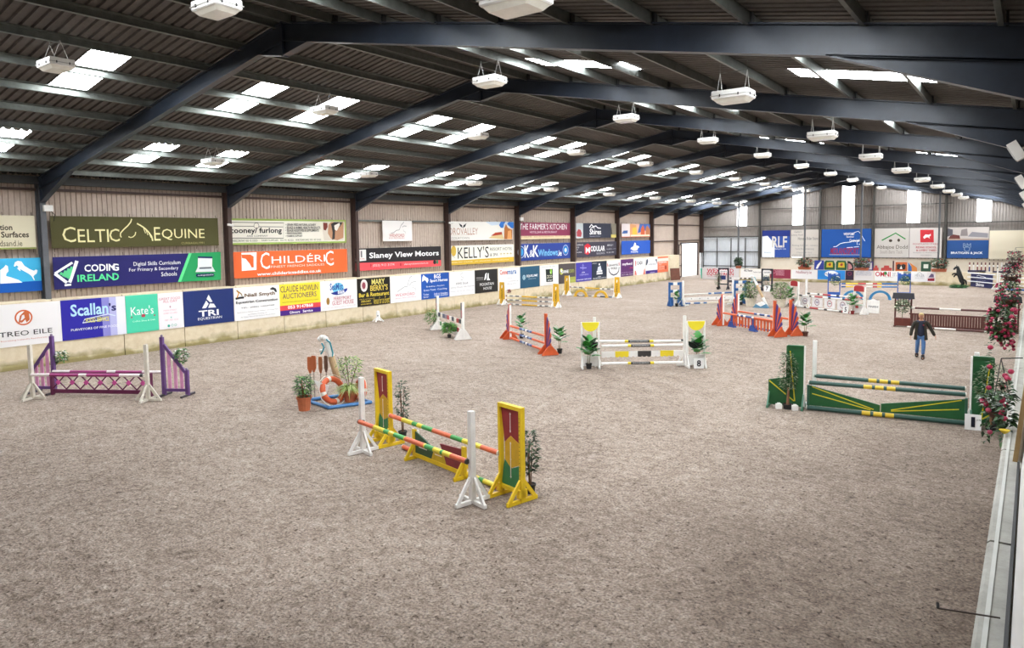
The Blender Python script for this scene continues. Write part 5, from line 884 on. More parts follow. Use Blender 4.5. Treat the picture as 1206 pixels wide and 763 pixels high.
bigleaf_plant('small green plant hung on the left blue block wing', addv(H0, rh, -.55, -.25), 1.2, .8, 8, 51); bigleaf_plant('green plant at the foot of the right blue block wing', addv(H1, rh, .3, -.6), .75, .9, 8, 52)

# ==== fence I: orange and purple oxer with four fan wings
I0, I1 = (18.43, 36.05), (21.78, 33.68); ri = ang(I0, I1); J0, J1 = (18.95, 36.85), (22.3, 34.45)
fan_wing('orange and purple fan wing, front left of the orange oxer', I0, ri, -1); fan_wing('orange and purple fan wing, rear left of the orange oxer', J0, ri, -1)
fan_wing('orange and purple fan wing, front right of the orange oxer', I1, ri, 1); fan_wing('orange and purple fan wing, rear right of the orange oxer', J1, ri, 1)
pole('front orange pole of the orange oxer with blue and white middle', addv(I0, ri, .08, 0), addv(I1, ri, -.08, 0), .70, .72, [(.3, ORA), (.34, '2c4a86'), (.38, 'eae6e2'), (.43, '24396c'), (.48, 'eae6e2'), (.6, '2c4a86'), (.64, 'eae6e2'), (1, ORA)])
pole('rear orange pole of the orange oxer with blue and white middle', addv(J0, ri, .08, 0), addv(J1, ri, -.08, 0), .74, .76, [(.34, ORA), (.4, '2c4a86'), (.45, 'eae6e2'), (.55, '2c4a86'), (.6, 'eae6e2'), (.66, '2c4a86'), (1, ORA)])
t = thing('gate_filler', 'orange slatted gate between blue feet under the orange oxer', 'filler', (*addv(I0, ri, .5, .25), 0), ri); OM = mat(ORA, .5, 0, .12, 5); BM = mat('2a4c96', .5, 0, .1, 5)
for z in (.16, .58): MB().bb(0, 3.2, -.02, .02, z, z+.06).build('rail', OM if z > .3 else BM, t)
for k in range(13): MB().bb(.1+k*.245, .22+k*.245, -.05, -.02, .1, .66).build('slat', OM, t)
for x in (0.0, 1.75):
    MB().bb(x-.06, x+.06, -.07, .07, 0, .62).build('post', BM, t); MB().prism([(-.26,0),(.26,0),(.1,.3),(-.1,.3)], (x,-.02,0), (1,0,0), (0,0,1), .2).build('foot', BM, t)
bigleaf_plant('broad-leaved plant in a brown pot right of the orange oxer', (22.95, 34.55), 1.2, 1.0, 9, 61, .14, pc='5a3528')

# ==== fence K: black framed wings at the far left
def black_wing(lab, p, rz):
    t = thing('jump_wing', lab, 'jump wing', (p[0], p[1], 0), rz, 'black framed wings'); K = mat('1f2230', .5)
    for x in (0, .82): MB().bb(x-.06, x+.06, -.05, .05, 0, 1.85).build('post', K, t)
    MB().bb(-.06, .88, -.05, .05, 1.75, 1.87).build('top_rail', K, t); MB().bb(.06, .76, -.02, .02, 1.45, 1.68).build('name_panel', PW, t); MB().bb(.06, .76, -.04, .04, .4, .5).build('low_rail', K, t); MB().bb(.1, .6, -.03, .03, .85, 1.2).build('blue_panel', mat('2a3a72', .5), t)
    ptxt(t, 'GAIN', .14, 1.5, .68, 1.62, -.024, '4a4a5a', 1)
    for x in (0, .82):
        mb = MB(); tri_foot(mb, x, .4, .4); mb.build('foot', K, t)
    return t
black_wing('black-framed wing left on the dark fence in front of the red-lettered board', (9.35, 60.1), 0); black_wing('black-framed wing right on the dark fence, next to the far number board', (13.15, 59.9), 0)
kb = [(.07, '2a2a2e'), (.34, 'ebe9e4'), (.4, '2a2a2e'), (.46, 'ebe9e4'), (.54, '2a2a2e'), (.6, 'ebe9e4'), (.68, '2a2a2e'), (1, 'ebe9e4')]
pole('top white pole with black rings on the dark fence', (10.3, 60.1), (13.1, 59.9), 1.0, 1.0, kb); pole('bottom white pole with black rings on the dark fence', (10.3, 60.1), (13.1, 59.9), .38, .38, kb)
t = thing('jump_plank', 'dark plank in the middle of the dark fence', 'plank', (10.25, 60.12, .62), R(-4)); MB().bb(0, 2.85, -.02, .02, 0, .18).build('board', mat('35323c', .5), t)
number_board('white number box beside the right black-framed wing', (13.75, 59.3), 0, '7', .5, .5)
bush('grey-green plant in front of the left black-framed wing', (9.4, 59.75), .14, .2, '222222', 1.1, .22, 130, OL, 71, .14, .05, .1); bush('grey-green plant in front of the right black-framed wing', (13.6, 59.55), .14, .2, '222222', 1.0, .25, 130, OL, 72, .14, .05, .1)

# ==== far nautical display between two cream pots
for lab, p, sd in (('cream pot with a bushy green plant, left of the far leaning post', (16.35, 47.0), 81), ('cream pot with a bushy green plant, right of the far leaning post', (18.2, 47.3), 82)):
    bush(lab, p, .36, .55, 'd8cdb8', 1.0, .46 if sd == 81 else .58, 330, ['4a6a34', '6a8a48', '88a060', '3a5228'], sd, .17, .05, .02)
nautical_post('far leaning timber post with a white head between the cream pots', (17.6, 46.6), (-.95, 0, 1.95), 0, .9)
t = thing('blue_boat_prop', 'small blue and white pointed prop at the foot of the far leaning post', 'decoration', (17.3, 46.2, 0)); MB().prism([(-.5,.0),(.5,.0),(.3,.25),(0,.08),(-.3,.25)], (0,0,0), (1,0,0), (0,0,1), .3).build('blue_base', mat('5a8aa8', .5), t); MB().prism([(-.3,.25),(0,.1),(.25,.22),(.05,.42)], (0,-.05,0), (1,0,0), (0,0,1), .2).build('white_peak', PW, t)

# ==== fence L: white panels with round badges, number five
L0, L1 = (19.25, 47.9), (22.95, 45.55); rl = ang(L0, L1)
def redtop(lab, p, w=.62):
    t = thing('jump_wing', lab, 'jump wing', (p[0], p[1], 0), rl, 'red-topped white wings')
    for x in (0, w): MB().bb(x-.05, x+.05, -.05, .05, 0, 1.65).build('post', PW, t)
    MB().prism([(0,1.35),(w,1.35),(w,1.62),(w*.75,1.7),(w*.25,1.7),(0,1.62)], (0,-.06,0), (1,0,0), (0,0,1), .03).build('red_top', mat('a82a30', .5), t); MB().bb(.05, w-.05, -.01, .01, .1, .6).build('low_panel', PW, t); MB().bb(.1, .3, -.03, -.012, .35, .5).build('red_mark', mat('b02a30', .5), t)
    for x in (0, w):
        MB().prism([(-.36,.02),(.36,.02),(.36,.07),(.05,.5),(-.05,.5),(-.36,.07)], (x,0,0), (0,1,0), (0,0,1), .04).build('foot', PW, t)
    return t
redtop('white wing with red top, left end of the badge-panel fence', addv(L0, rl, -.75, 0)); redtop('white wing with red top, right end of the badge-panel fence', addv(L1, rl, .05, .0), .72)
white_post('white stand behind the left of the badge-panel fence', (19.35, 49.2), rl, 1.75)
rb_ = [(.06, '2a2a2a'), (.2, 'eceae6'), (.24, '2a2a2a'), (.3, 'eceae6'), (.45, 'b0383c'), (.55, 'eceae6'), (.6, '2a2a2a'), (.8, 'eceae6'), (.84, '2a2a2a'), (1, 'b0383c')]
pole('front red, white and black pole over the badge panels', addv(L0, rl, .05, -.05), addv(L1, rl, .1, -.05), .78, .8, rb_); pole('rear red, white and black pole behind the badge panels', (19.45, 49.1), (23.2, 46.9), .82, .84, rb_); pole('ground pole in red, white and black under the badge panels', addv(L0, rl, -.3, -.2), addv(L1, rl, .1, -.2), .06, .06, rb_)
for k in range(4):
    x = .12+k*1.02; t = thing('badge_panel', 'white hanging panel with a round badge, %s from the left on the number five fence' % ORD[k].replace('nearest', 'first'), 'panel', (*addv(L0, rl, x, -.02), 0), rl, 'badge panels')
    MB().bb(0, .82, -.015, .015, .14, .72).build('board', mat('e6e3e2', .5), t)
    e = bpy.data.objects; o = ringp(t, .41, .43, .2, .035, '7a2a48' if k != 2 else 'b02a3a', 0); o.matrix_local = Matrix.Translation((0,-.02,0)) @ Matrix.Rotation(PI/2, 4, 'X'); ptxt(t, 'SJI' if k != 2 else 'JUMP', .29, .37, .53, .49, -.022, '5a4a78' if k != 2 else '2a2a2a', 1)
t = thing('warning_triangle', 'small white triangle stand between the first two badge panels', 'sign', (*addv(L0, rl, .95, -.22), 0), rl); MB().prism([(-.18,.03),(.18,.03),(0,.48)], (0,0,0), (1,0,0), (0,0,1), .03).build('board', PW, t); MB().prism([(-.09,.1),(.09,.1),(0,.32)], (0,-.018,0), (1,0,0), (0,0,1), .006).build('cream_center', mat('cfc4a8', .6), t)
bigleaf_plant('grey-green plant in front of the left red-topped wing', addv(L0, rl, -.55, -.3), 1.45, 1.0, 10, 91); bigleaf_plant('grey-green plant in front of the right red-topped wing', addv(L1, rl, .25, -.35), 1.35, 1.0, 10, 92, pc='8a2a2a')
number_board('white number five box at the foot of the right red-topped wing', addv(L1, rl, -.25, -.35), rl, '5', .45, .4)
t = thing('finish_sign', 'white finish sign beside the badge-panel fence', 'sign', (23.75, 45.4, 0), rl*.3); MB().bb(-.05, .62, -.02, .02, .1, .85).build('board', PW, t); MB().prism([(.08,.85),(.28,.95),(.48,.85)], (0,0,0), (1,0,0), (0,0,1), .04).build('peak', PW, t); ptxt(t, 'FINISH', .03, .42, .56, .54, -.024, '303038', 1); MB().prism([(-.3,0),(.1,0),(-.1,.3)], (0,-.2,0), (1,0,0), (0,0,1), .03).build('foot', PW, t)

# ==== fence M: blue castle wings and blue arches
M0, M1 = (20.0, 55.4), (24.0, 57.0); rm = ang(M0, M1)
def castle(lab, p):
    t = thing('jump_wing', lab, 'jump wing', (p[0], p[1], 0), rm*.3, 'blue castle wings'); BL = mat('2458b0', .5, 0, .1, 5)
    MB().bb(-.42, -.36, -.04, .04, 0, 1.95).build('post', BL, t); MB().bb(.36, .42, -.04, .04, 0, 1.85).build('post', BL, t)
    MB().prism([(-.36,1.3),(.36,1.3),(.36,1.85),(.26,1.85),(.26,1.78),(.1,1.78),(.1,1.85),(-.05,1.85),(-.05,1.78),(-.2,1.78),(-.2,1.85),(-.36,1.85)], (0,0,0), (1,0,0), (0,0,1), .04).build('castle_panel', BL, t)
    MB().bb(-.36, .36, -.02, .02, .05, .5).build('low_panel', BL, t)
    for x in (-.39, .39): MB().bb(x-.03, x+.03, -.35, .35, 0, .06).build('foot', BL, t)
    return t
castle('blue castle-topped wing at the left end of the blue arch fence', (19.85, 54.9)); castle('blue castle-topped wing at the right end of the blue arch fence', (24.1, 56.8))
flowerball('cream flowers hanging on the left blue castle wing', (20.0, 54.65), 1.35, .32, seed=101, fl='e8e4b0', n=160); flowerball('cream flowers hanging on the right blue castle wing', (24.2, 56.5), 1.35, .32, seed=102, fl='e8e4b0', n=160)
mb_ = [(.08, '2a5a9a'), (.3, 'e8c028'), (.36, 'c83a40'), (.44, 'c83a40'), (.56, 'ebe8e2'), (.64, 'c83a40'), (.72, 'e8c028'), (1, '2870b0')]
pole('upper blue, yellow, red and white banded pole over the blue arches', (20.3, 55.0), (23.7, 56.7), 1.12, 1.1, mb_, r=.055); pole('lower blue, yellow, red and white banded pole over the blue arches', (20.3, 55.0), (23.7, 56.7), .9, .88, mb_, r=.05)
arch('blue arch, left of the pair behind the badge-panel fence', (21.1, 55.1), rm, '2a78a8', .72); arch('blue arch, right of the pair left of the rustic fence', (22.75, 55.7), rm, '2a78a8', .72)

# ==== fence N: brown rustic
def rustic(lab, p, w=.72, n=6, sd=1):
    t = thing('jump_wing', lab, 'jump wing', (p[0], p[1], 0), 0, 'rustic roofed wings'); BR = mat('5a3028', .7, 0, .25, 6)
    for x in (0, w): MB().bb(x-.035, x+.035, -.05, .05, 0, 1.5).build('post', BR, t)
    MB().prism([(-.14,1.42),(w+.14,1.42),(w+.1,1.72),(-.1,1.72)], (0,0,0), (1,0,0), (0,0,1), .2).build('roof', mat('3a3a42', .7, 0, .2, 8), t)
    for k in range(1, n): MB().bb(w*k/n-.02, w*k/n+.02, -.02, .02, 1.08, 1.45).build('picket', BR, t)
    MB().bb(0, w, -.03, .03, 1.03, 1.09).build('rail', BR, t); MB().bb(.0, w, -.2, .1, .05, .45).build('planter_box', mat('6a3226', .7, 0, .2, 5), t)
    for x in (0, w): MB().bb(x-.03, x+.03, -.3, .3, 0, .06).build('foot', BR, t)
    return t
rustic('brown roofed wing with a planter, left end of the rustic fence', (25.85, 40.55)); rustic('brown roofed wing with a planter, right end of the rustic fence by the flowers', (30.15, 40.5), .85)
t = thing('standard_tree', 'small standard tree with cream flowers in the left rustic wing', 'plant', (26.2, 40.35, 0)); MB().tube((0,0,.4),(0,0,.85),.015,.015,6).build('stem', mat('6a5a48', .8), t); foliage(t, (0,0,1.05), .34, .3, 200, .11, .045, ['2c4a26', '3f5f34', '55754a'], seed=111)
for k in range(8): a = k*.8; MB().lathe([(0,-.03),(.04,-.01),(.05,.01),(0,.03)], 7, c=(.3*math.cos(a), -.25+.1*math.sin(a*2), 1.05+.22*math.sin(a))).build('bloom', mat('e8e4c8', .6), t)
t = thing('standard_tree', 'small standard tree with pale flowers in the right rustic wing', 'plant', (30.5, 40.2, 0)); MB().tube((0,0,.4),(0,0,.85),.015,.015,6).build('stem', mat('6a5a48', .8), t); foliage(t, (0,0,1.05), .38, .32, 200, .11, .045, ['2c4a26', '3f5f34', '45553a'], seed=112)
nb = [(.04, 'ebe6de'), (.35, '5a2e26'), (.61, 'ebe6de'), (.94, '5a2e26'), (1, 'ebe6de')]
pole('top brown and white pole of the rustic fence', (26.6, 40.5), (30.05, 40.5), .98, .98, nb); pole('brown and white ground pole in front of the rustic filler', (26.5, 39.95), (29.95, 39.95), .06, .06, [(.06, 'ebe6de'), (.34, '5a2e26'), (.6, 'ebe6de'), (.93, '5a2e26'), (1, 'ebe6de')])
t = thing('gate_filler', 'brown slatted rustic filler behind the walking person', 'filler', (26.62, 40.1, 0), 0); BR = mat('5a2f27', .7, 0, .2, 6)
MB().bb(-.08, 3.42, -.03, .03, .68, .75).build('top_rail', BR, t)
for x in (.3, 3.0): MB().bb(x, x+.06, .0, .06, 0, .7).build('leg', BR, t); MB().bb(0, 3.35, .0, .03, .1, .18).build('bottom_rail', BR, t)
for k in range(30): MB().bb(.02+k*.112, .115+k*.112, -.03+.006*(k%2), 0, .08, .69).build('slat', BR, t)

# ==== fence P: green and yellow, number one
P0, P1 = (26.62, 20.15), (30.26, 20.62); rp = ang(P0, P1); DG1 = mat('1d5a2e', .5, 0, .15, 5); YL = mat('d8c82a', .5); TL = mat('2f5a48', .5, 0, .15, 5)
def green_wing(lab, p, s, low=True):
    t = thing('jump_wing', lab, 'jump wing', (p[0], p[1], 0), rp, 'green wings with yellow lines'); w = .42
    MB().bb(min(0, s*w), max(0, s*w), -.05, .0, .05, 1.72).build('tall_panel', DG1, t)
    mb = MB(); mb.bb(min(0, s*w), max(0, s*w), -.08, .02, 1.7, 1.76); mb.bb(min(s*w, s*(w+.03)), max(s*w, s*(w+.03)), -.08, .02, .05, 1.74); mb.build('edge_frame', DG1, t)
    MB().bb(min(-s*.035, 0), max(-s*.035, 0), -.07, .03, .03, 1.74).build('white_edge', PW, t)
    MB().prism([(s*w, .05), (s*(w+.5), .05), (s*(w+.5), .75), (s*w, .86)][::s], (0,-.03,0), (1,0,0), (0,0,1), .03).build('low_panel', DG1, t)
    MB().beam((s*.36, -.055, 1.6), (s*.22, -.055, .2), .03, .008, 0, (0,1,0)).build('yellow_line', YL, t); MB().beam((s*.9, -.05, .72), (s*.24, -.055, .2), .03, .008, 0, (0,1,0)).build('yellow_line', YL, t)
    for x in (0, s*(w+.48)):
        mb = MB(); tri_foot(mb, x, .36, .4); mb.build('foot', mat('4a7a62', .5, 0, .15, 5), t)
    return t
green_wing('green wing with yellow lines at the left end of the green fence', addv(P0, rp, -.12, 0), -1); green_wing('green wing with yellow lines at the right end of the green fence', addv(P1, rp, .1, 0), 1)
white_post('tall white stand at the left rear of the green fence', (26.66, 20.62), rp, 1.85, foot=.22); white_post('tall white stand at the right rear of the green fence', (30.42, 21.1), rp, 1.78, foot=.22)
TG = '2a4f46'; YO = 'd9b82a'
def ps(a): return [(a, TG), (a+.055, YO), (a+.075, TG), (a+.13, YO), (a+.15, TG), (a+.205, YO), (1, TG)]
pole('front upper dark green pole with a yellow middle', addv(P0, rp, .02, -.06), addv(P1, rp, -.02, -.06), .76, .78, ps(.37), r=.055); pole('rear upper dark green pole with a yellow middle', addv(P0, rp, .1, .45), addv(P1, rp, .0, .42), .86, .84, ps(.38), r=.055); pole('dark green ground pole with a yellow middle', addv(P0, rp, -.02, -.12), addv(P1, rp, -.02, -.1), .07, .07, ps(.37), r=.06)
LLp = math.dist(P0, P1); t = thing('fence_filler', 'green filler dipping in the middle with yellow rays under the green fence', 'filler', (P0[0], P0[1], 0), rp)
MB().prism([(0,.12),(LLp*.48,.12),(LLp*.48,.3),(0,.68)], (0,0,0), (1,0,0), (0,0,1), .04).build('left_panel', DG1, t); MB().prism([(LLp*.485,.12),(LLp,.12),(LLp,.66),(LLp*.485,.34)], (0,0,0), (1,0,0), (0,0,1), .04).build('right_panel', DG1, t)
for a, b_ in (((.1,.64),(LLp*.44,.17)), ((.1,.45),(LLp*.42,.15)), ((LLp-.1,.62),(LLp*.55,.2)), ((LLp-.15,.38),(LLp*.55,.17))): MB().beam((a[0], -.023, a[1]), (b_[0], -.023, b_[1]), .025, .006, 0, (0,1,0)).build('yellow_ray', YL, t)
for x in (0.0, LLp): MB().bb(x-.03, x+.03, -.05, .05, 0, .68).build('end_post', TL, t)
def olive(lab, p, sd, h=1.0, w=.24, n=300):
    t = thing('olive_tree', lab, 'plant', (p[0], p[1], 0)); pot(t, .13, .14, '232323'); MB().tube((0,0,.12), (.02,0,.6), .04, .03, 8).build('trunk', mat('8a6248', .8, 0, .2, 10), t); foliage(t, (0,0,.55+h/2), w, h/2, n, .075, .028, OL, seed=sd); return t
olive('slim olive-leaved bush in front of the left green wing', addv(P0, rp, -.5, -.22), 121); olive('silvery bush in front of the right green wing', addv(P1, rp, .5, -.25), 122, 1.05, .36, 420)
for k, dx in enumerate((-.72, -.3)): t = thing('white_block', ['small white block left of the olive pot', 'small white block right of the olive pot'][k], 'block', (*addv(P0, rp, dx, -.3), 0), R(20)); MB().box((0,0,.07), (.15,.1,.14), 0, rz=.3).build('block', PW, t); MB().box((0,0,.15), (.08,.06,.03)).build('cap', PW, t)
number_board('white number one box at the foot of the right green wing', addv(P1, rp, .12, -.45), rp, '1', .38, .34)

# ==== storage bay at the far end
def put(name, lab, cat, p, rz=0, grp=None): return thing(name, lab, cat, (p[0], p[1], 0), rz, grp)
SY = 79.2
t = put('jump_filler', 'blue and white curved filler stored left of the green pair', 'filler', (12.7, SY)); MB().bb(0, .95, 0, .05, 0, 1.88).build('panel', mat('2a3a94', .5), t); MB().prism([(.15,1.0),(.35,1.0),(.75,1.75),(.65,1.8),(.3,1.4)], (0,-.01,0), (1,0,0), (0,0,1), .02).build('white_curve', PW, t)
for k, (x, lab) in enumerate(((13.7, 'green rounded filler with a yellow square, left of the pair'), (14.85, 'green rounded filler with a yellow square, right of the pair'))):
    t = put('jump_filler', lab, 'filler', (x, SY), 0, 'stored fillers'); MB().prism([(0,0),(1.0,0),(1.05,1.5),(.9,1.85),(.15,1.88),(0,1.7)], (0,0,0), (1,0,0), (0,0,1), .06).build('panel', mat('1f5a34', .5), t); MB().prism([(.2,1.15),(.85,1.15),(.8,1.7),(.25,1.68)], (0,-.04,0), (1,0,0), (0,0,1), .02).build('yellow_square', mat('d8b830', .6), t); MB().prism([(.38,1.4),(.6,1.3),(.7,1.55),(.5,1.62)], (0,-.06,0), (1,0,0), (0,0,1), .02).build('red_mark', mat('a83a2a', .6), t)
t = put('jump_filler', 'pink round-backed filler with a black edge, stored right of the green pair', 'filler', (15.95, SY)); n = 10; MB().prism([(0,0),(.6,0)]+[(.0+.6*math.cos(PI/2*k/n), 1.1+.75*math.sin(PI/2*k/n)) for k in range(n+1)], (0,0,0), (1,0,0), (0,0,1), .05).build('edge_panel', BLACK, t); MB().prism([(0.08,.9)]+[(.08+.38*math.cos(PI/2*k/n), 1.1+.5*math.sin(PI/2*k/n)) for k in range(n+1)], (0,-.04,0), (1,0,0), (0,0,1), .02).build('pink_panel', mat('c88a8c', .6), t)
t = put('jump_filler', 'purple-framed filler with white shapes, stored behind the flower trough', 'filler', (16.6, SY)); MB().bb(0, 1.75, 0, .05, 0, 1.82).build('frame_panel', mat('42306e', .5), t); MB().bb(.1, 1.65, -.02, 0, 1.0, 1.7).build('pale_panel', mat('c9c0c4', .6), t)
for x in (.25, 1.1): MB().prism([(x,1.1),(x+.35,1.1),(x+.4,1.5),(x+.2,1.62),(x,1.4)], (0,-.04,0), (1,0,0), (0,0,1), .02).build('dark_shape', mat('40304a', .6), t)
for x, w, lab in ((18.4, .45, 'small red stepped filler, left one of two'), (19.1, .95, 'wider red stepped filler, right one of two')):
    t = put('jump_filler', lab, 'filler', (x, SY)); MB().prism([(0,0),(w,0),(w,1.18),(w*.75,1.22),(w*.72,1.42),(w*.3,1.42),(w*.25,1.22),(0,1.18)], (0,0,0), (1,0,0), (0,0,1), .2).build('panel', mat('b8423c', .6), t)
t = put('upright_board', 'dark maroon upright plank stored left of the orange filler', 'board', (20.12, SY)); MB().bb(0, .12, 0, .06, 0, 1.9).build('plank', mat('4a2026', .6), t)
t = put('jump_filler', 'orange filler with black and white face markings, stored in the bay', 'filler', (20.38, SY)); MB().bb(0, 1.02, 0, .06, 0, 1.78).build('panel', mat('c8602c', .6), t); MB().prism([(.15,1.05),(.85,1.05),(.9,1.5),(.7,1.62),(.5,1.5),(.3,1.62),(.1,1.5)], (0,-.02,0), (1,0,0), (0,0,1), .02).build('dark_shape', mat('2a2220', .6), t); MB().prism([(.38,1.1),(.62,1.1),(.5,1.45)], (0,-.04,0), (1,0,0), (0,0,1), .02).build('white_shape', PW, t)
t = put('jump_filler', 'blue and orange sloping filler stored right of the orange one', 'filler', (21.5, SY)); MB().prism([(0,0),(.35,0),(.3,1.3),(0,1.78)], (0,0,0), (1,0,0), (0,0,1), .06).build('blue_panel', mat('2a62a8', .6), t); MB().prism([(.35,0),(.85,0),(.75,1.25),(.1,1.76),(.3,1.3)], (0,0,0), (1,0,0), (0,0,1), .05).build('orange_panel', mat('d0803a', .6), t)
t = put('jump_filler', 'dark green square filler with a pale centre mark', 'filler', (22.6, SY)); MB().bb(0, .85, 0, .06, 0, 1.86).build('panel', mat('1e4a34', .6), t); MB().bb(.22, .62, -.02, 0, 1.2, 1.6).build('pale_mark', mat('d8dcd0', .6), t)
t = put('jump_pole', 'pale pole stood on end right of the dark green filler', 'pole', (23.6, SY)); MB().tube((0,0,0),(0,0,1.9),.05,.05,8).build('shaft', PW, t)
t = put('red_tub', 'red rounded tub stored beside the second flower trough', 'tub', (12.2, 77.0)); MB().lathe([(.36,0),(.38,1.2),(.3,1.5),(0,1.6)], 14).build('tub_body', mat('b02a30', .5), t)
# row of picket wings
for k in range(12):
    x = 26.65+k*.31; c = ['7a2a30','eae6e0','7a2a30','8a3030','7a2a30','2a3a7a','5a3a2a','1f1f24','eae6e0','2f3a2a','3a3a30','7a2a30'][k]
    t = put('picket_post', 'upright striped post in the stored row at the far right, %s from the left' % ORD[k].replace('nearest', 'first'), 'post', (x, 78.6), 0, 'stored striped posts'); MB().bb(-.05, .05, -.05, .05, 0, 1.45).build('post', mat(c, .6), t)
    MB().bb(-.05, .05, -.052, .052, 1.46, 1.62).build('white_band', PW, t); MB().bb(-.05, .05, -.05, .05, 1.63, 1.85).build('top_band', mat(c if k % 2 == 0 else '5a3a3a', .6), t)
for k, (x, c) in enumerate(((26.55, '3a3550'), (28.5, '3a3550'), (27.4, 'e8e6e0'))):
    t = put('stacked_plank', ['dark planks stacked low at the left of the striped posts', 'dark planks stacked low at the right of the striped posts', 'white planks stacked low between the dark ones'][k], 'plank', (x, 78.0)); MB().bb(0, 1.4 if k < 2 else 1.0, 0, .1, 0, 1.15-.05*k).build('plank', mat(c, .6), t)
# flower troughs on the low wall
for k, x in enumerate((6.85, 13.4, 18.5, 24.75)):
    t = thing('flower_trough', ['terracotta pot with a dark shrub on the far wall in front of the sliding door', 'terracotta trough of red flowers on the far wall by the blue and white filler', 'terracotta trough of red flowers on the far wall above the pale text board', 'terracotta trough of red flowers on the far wall left of the bar photograph banner'][k], 'planter', (x, 72.5, 1.23), 0, 'planters on the far low wall')
    w = .22 if k == 0 else .55; MB().add([(-w,-.12,0),(w,-.12,0),(w,.12,0),(-w,.12,0),(-w-.06,-.15,.26),(w+.06,-.15,.26),(w+.06,.15,.26),(-w-.06,.15,.26)], [(0,3,2,1),(4,5,6,7),(0,1,5,4),(1,2,6,5),(2,3,7,6),(3,0,4,7)]).build('trough', mat('b8684a', .7), t)
    foliage(t, (0, 0, .68), w+.15, .4, 200, .2, .09, ['2a4424', '3a5a30', '223a1e'], seed=200+k); random.seed(210+k); mb = MB()
    if k:
        for j in range(26): q = (random.uniform(-w-.15, w+.15), random.uniform(-.25, .1), random.uniform(.5, 1.1)); mb.lathe([(0,-.05),(.06,-.02),(.07,.02),(0,.05)], 6, c=q)
        mb.build('red_blooms', mat('b83a34', .6), t, kind='stuff')
# navy sponsor filler, white gate, blue ground pole
S0, S1 = (27.05, 72.0), (28.95, 69.6); rs = ang(S0, S1); L_ = math.dist(S0, S1)
t = thing('jump_filler', 'navy filler panel with white script and rails, right of the black horse', 'filler', (S0[0], S0[1], 0), rs); MB().bb(.25, L_-.2, -.02, .02, .05, 1.15).build('panel', mat('252a5c', .5), t)
ptxt(t, 'Shires', L_*.3, .14, L_*.62, .42, -.03, 'ffffff', 1); ptxt(t, 'EQUESTRIAN', L_*.32, .62, L_*.68, .68, -.03, 'b0b4d0'); o = strip(t, [(L_*.32,.98),(L_*.4,1.06),(L_*.48,1.0),(L_*.58,.98),(L_*.68,.9)], .04, 'ffffff', 0); o.matrix_local = Matrix.Translation((0,-.03,0)) @ Matrix.Rotation(PI/2, 4, 'X')
for k, z in enumerate((.5, .85, 1.2)): q = pole('%s thin grey-white pole across the navy filler' % ['lowest', 'middle', 'top'][k], addv(S0, rs, 0, -.12), addv(S1, rs, .3, -.12), z, z, [(1, 'd8d8dc')], r=.045)
white_post('white stand between the navy filler and the white gate', (29.15, 69.5), 0, 1.75, foot=.4)
t = thing('white_gate', 'white rail gate with a diagonal brace at the far right', 'gate', (29.25, 69.5, 0), R(-4))
for z in (.3, .62, .94, 1.2): MB().bb(0, 1.9, -.025, .025, z, z+.1).build('rail', PW, t)
for x in (0, 1.85): MB().bb(x, x+.08, -.03, .03, .2, 1.35).build('post', PW, t)
MB().beam((.05,-.03,1.3),(1.4,-.03,.3),.04,.09).build('diagonal_brace', PW, t)
pole('blue pole lying on the sand under the white gate', (29.3, 68.9), (31.0, 68.6), .07, .07, [(.2, '2a62a8'), (.3, 'e8e6e0'), (1, '2a62a8')], r=.07)
t = thing('marker_cone', 'small white standing marker by the left wall under the pub board', 'marker', (1.0, 27.9, 0)); MB().lathe([(.12,.1),(.11,.5),(.09,.6),(.05,.65),(0,.66)], 12).build('stump', PW, t)
for k in range(4): a = k*PI/2+.4; MB().beam((.05*math.cos(a), .05*math.sin(a), .3), (.34*math.cos(a), .34*math.sin(a), .03), .06, .06).build('foot', PW, t)
MB().box((.08,-.08,.38), (.03,.06,.08)).build('dark_mark', BLACK, t)
t = thing('sand_patch', 'pale scuffed patch of sand left of the tall white stand of the green fence', 'patch', (25.8, 24.5, 0)) if False else None

# ---------------------------------------------------------------- skinned figures
def skin(name, V, E, Rr, m, parent, root=0, sub=1, label=None):
    me = bpy.data.meshes.new(name); me.from_pydata([tuple(v) for v in V], E, []); me.update()
    o = bpy.data.objects.new(name, me); C.objects.link(o)
    md = o.modifiers.new('s', 'SKIN'); md.use_smooth_shade = True; md.branch_smoothing = .6
    for i, d in enumerate(me.skin_vertices[0].data): r = Rr[i]; d.radius = r if isinstance(r, tuple) else (r, r); d.use_root = (i == root)
    sb = o.modifiers.new('d', 'SUBSURF'); sb.levels = sub; sb.render_levels = sub
    bpy.context.view_layer.update(); dg = bpy.context.evaluated_depsgraph_get(); nm = bpy.data.meshes.new_from_object(o.evaluated_get(dg)); o.modifiers.clear(); o.data = nm; nm.name = name
    nm.materials.clear(); nm.materials.append(m); o.parent = parent
    if label: o['label'] = label
    return o
pr = thing('person', 'person with fair hair walking in dark olive jacket, navy top and blue jeans', 'person', (28.12, 30.6, 0), R(8))
SK = mat('c48f74', .6)
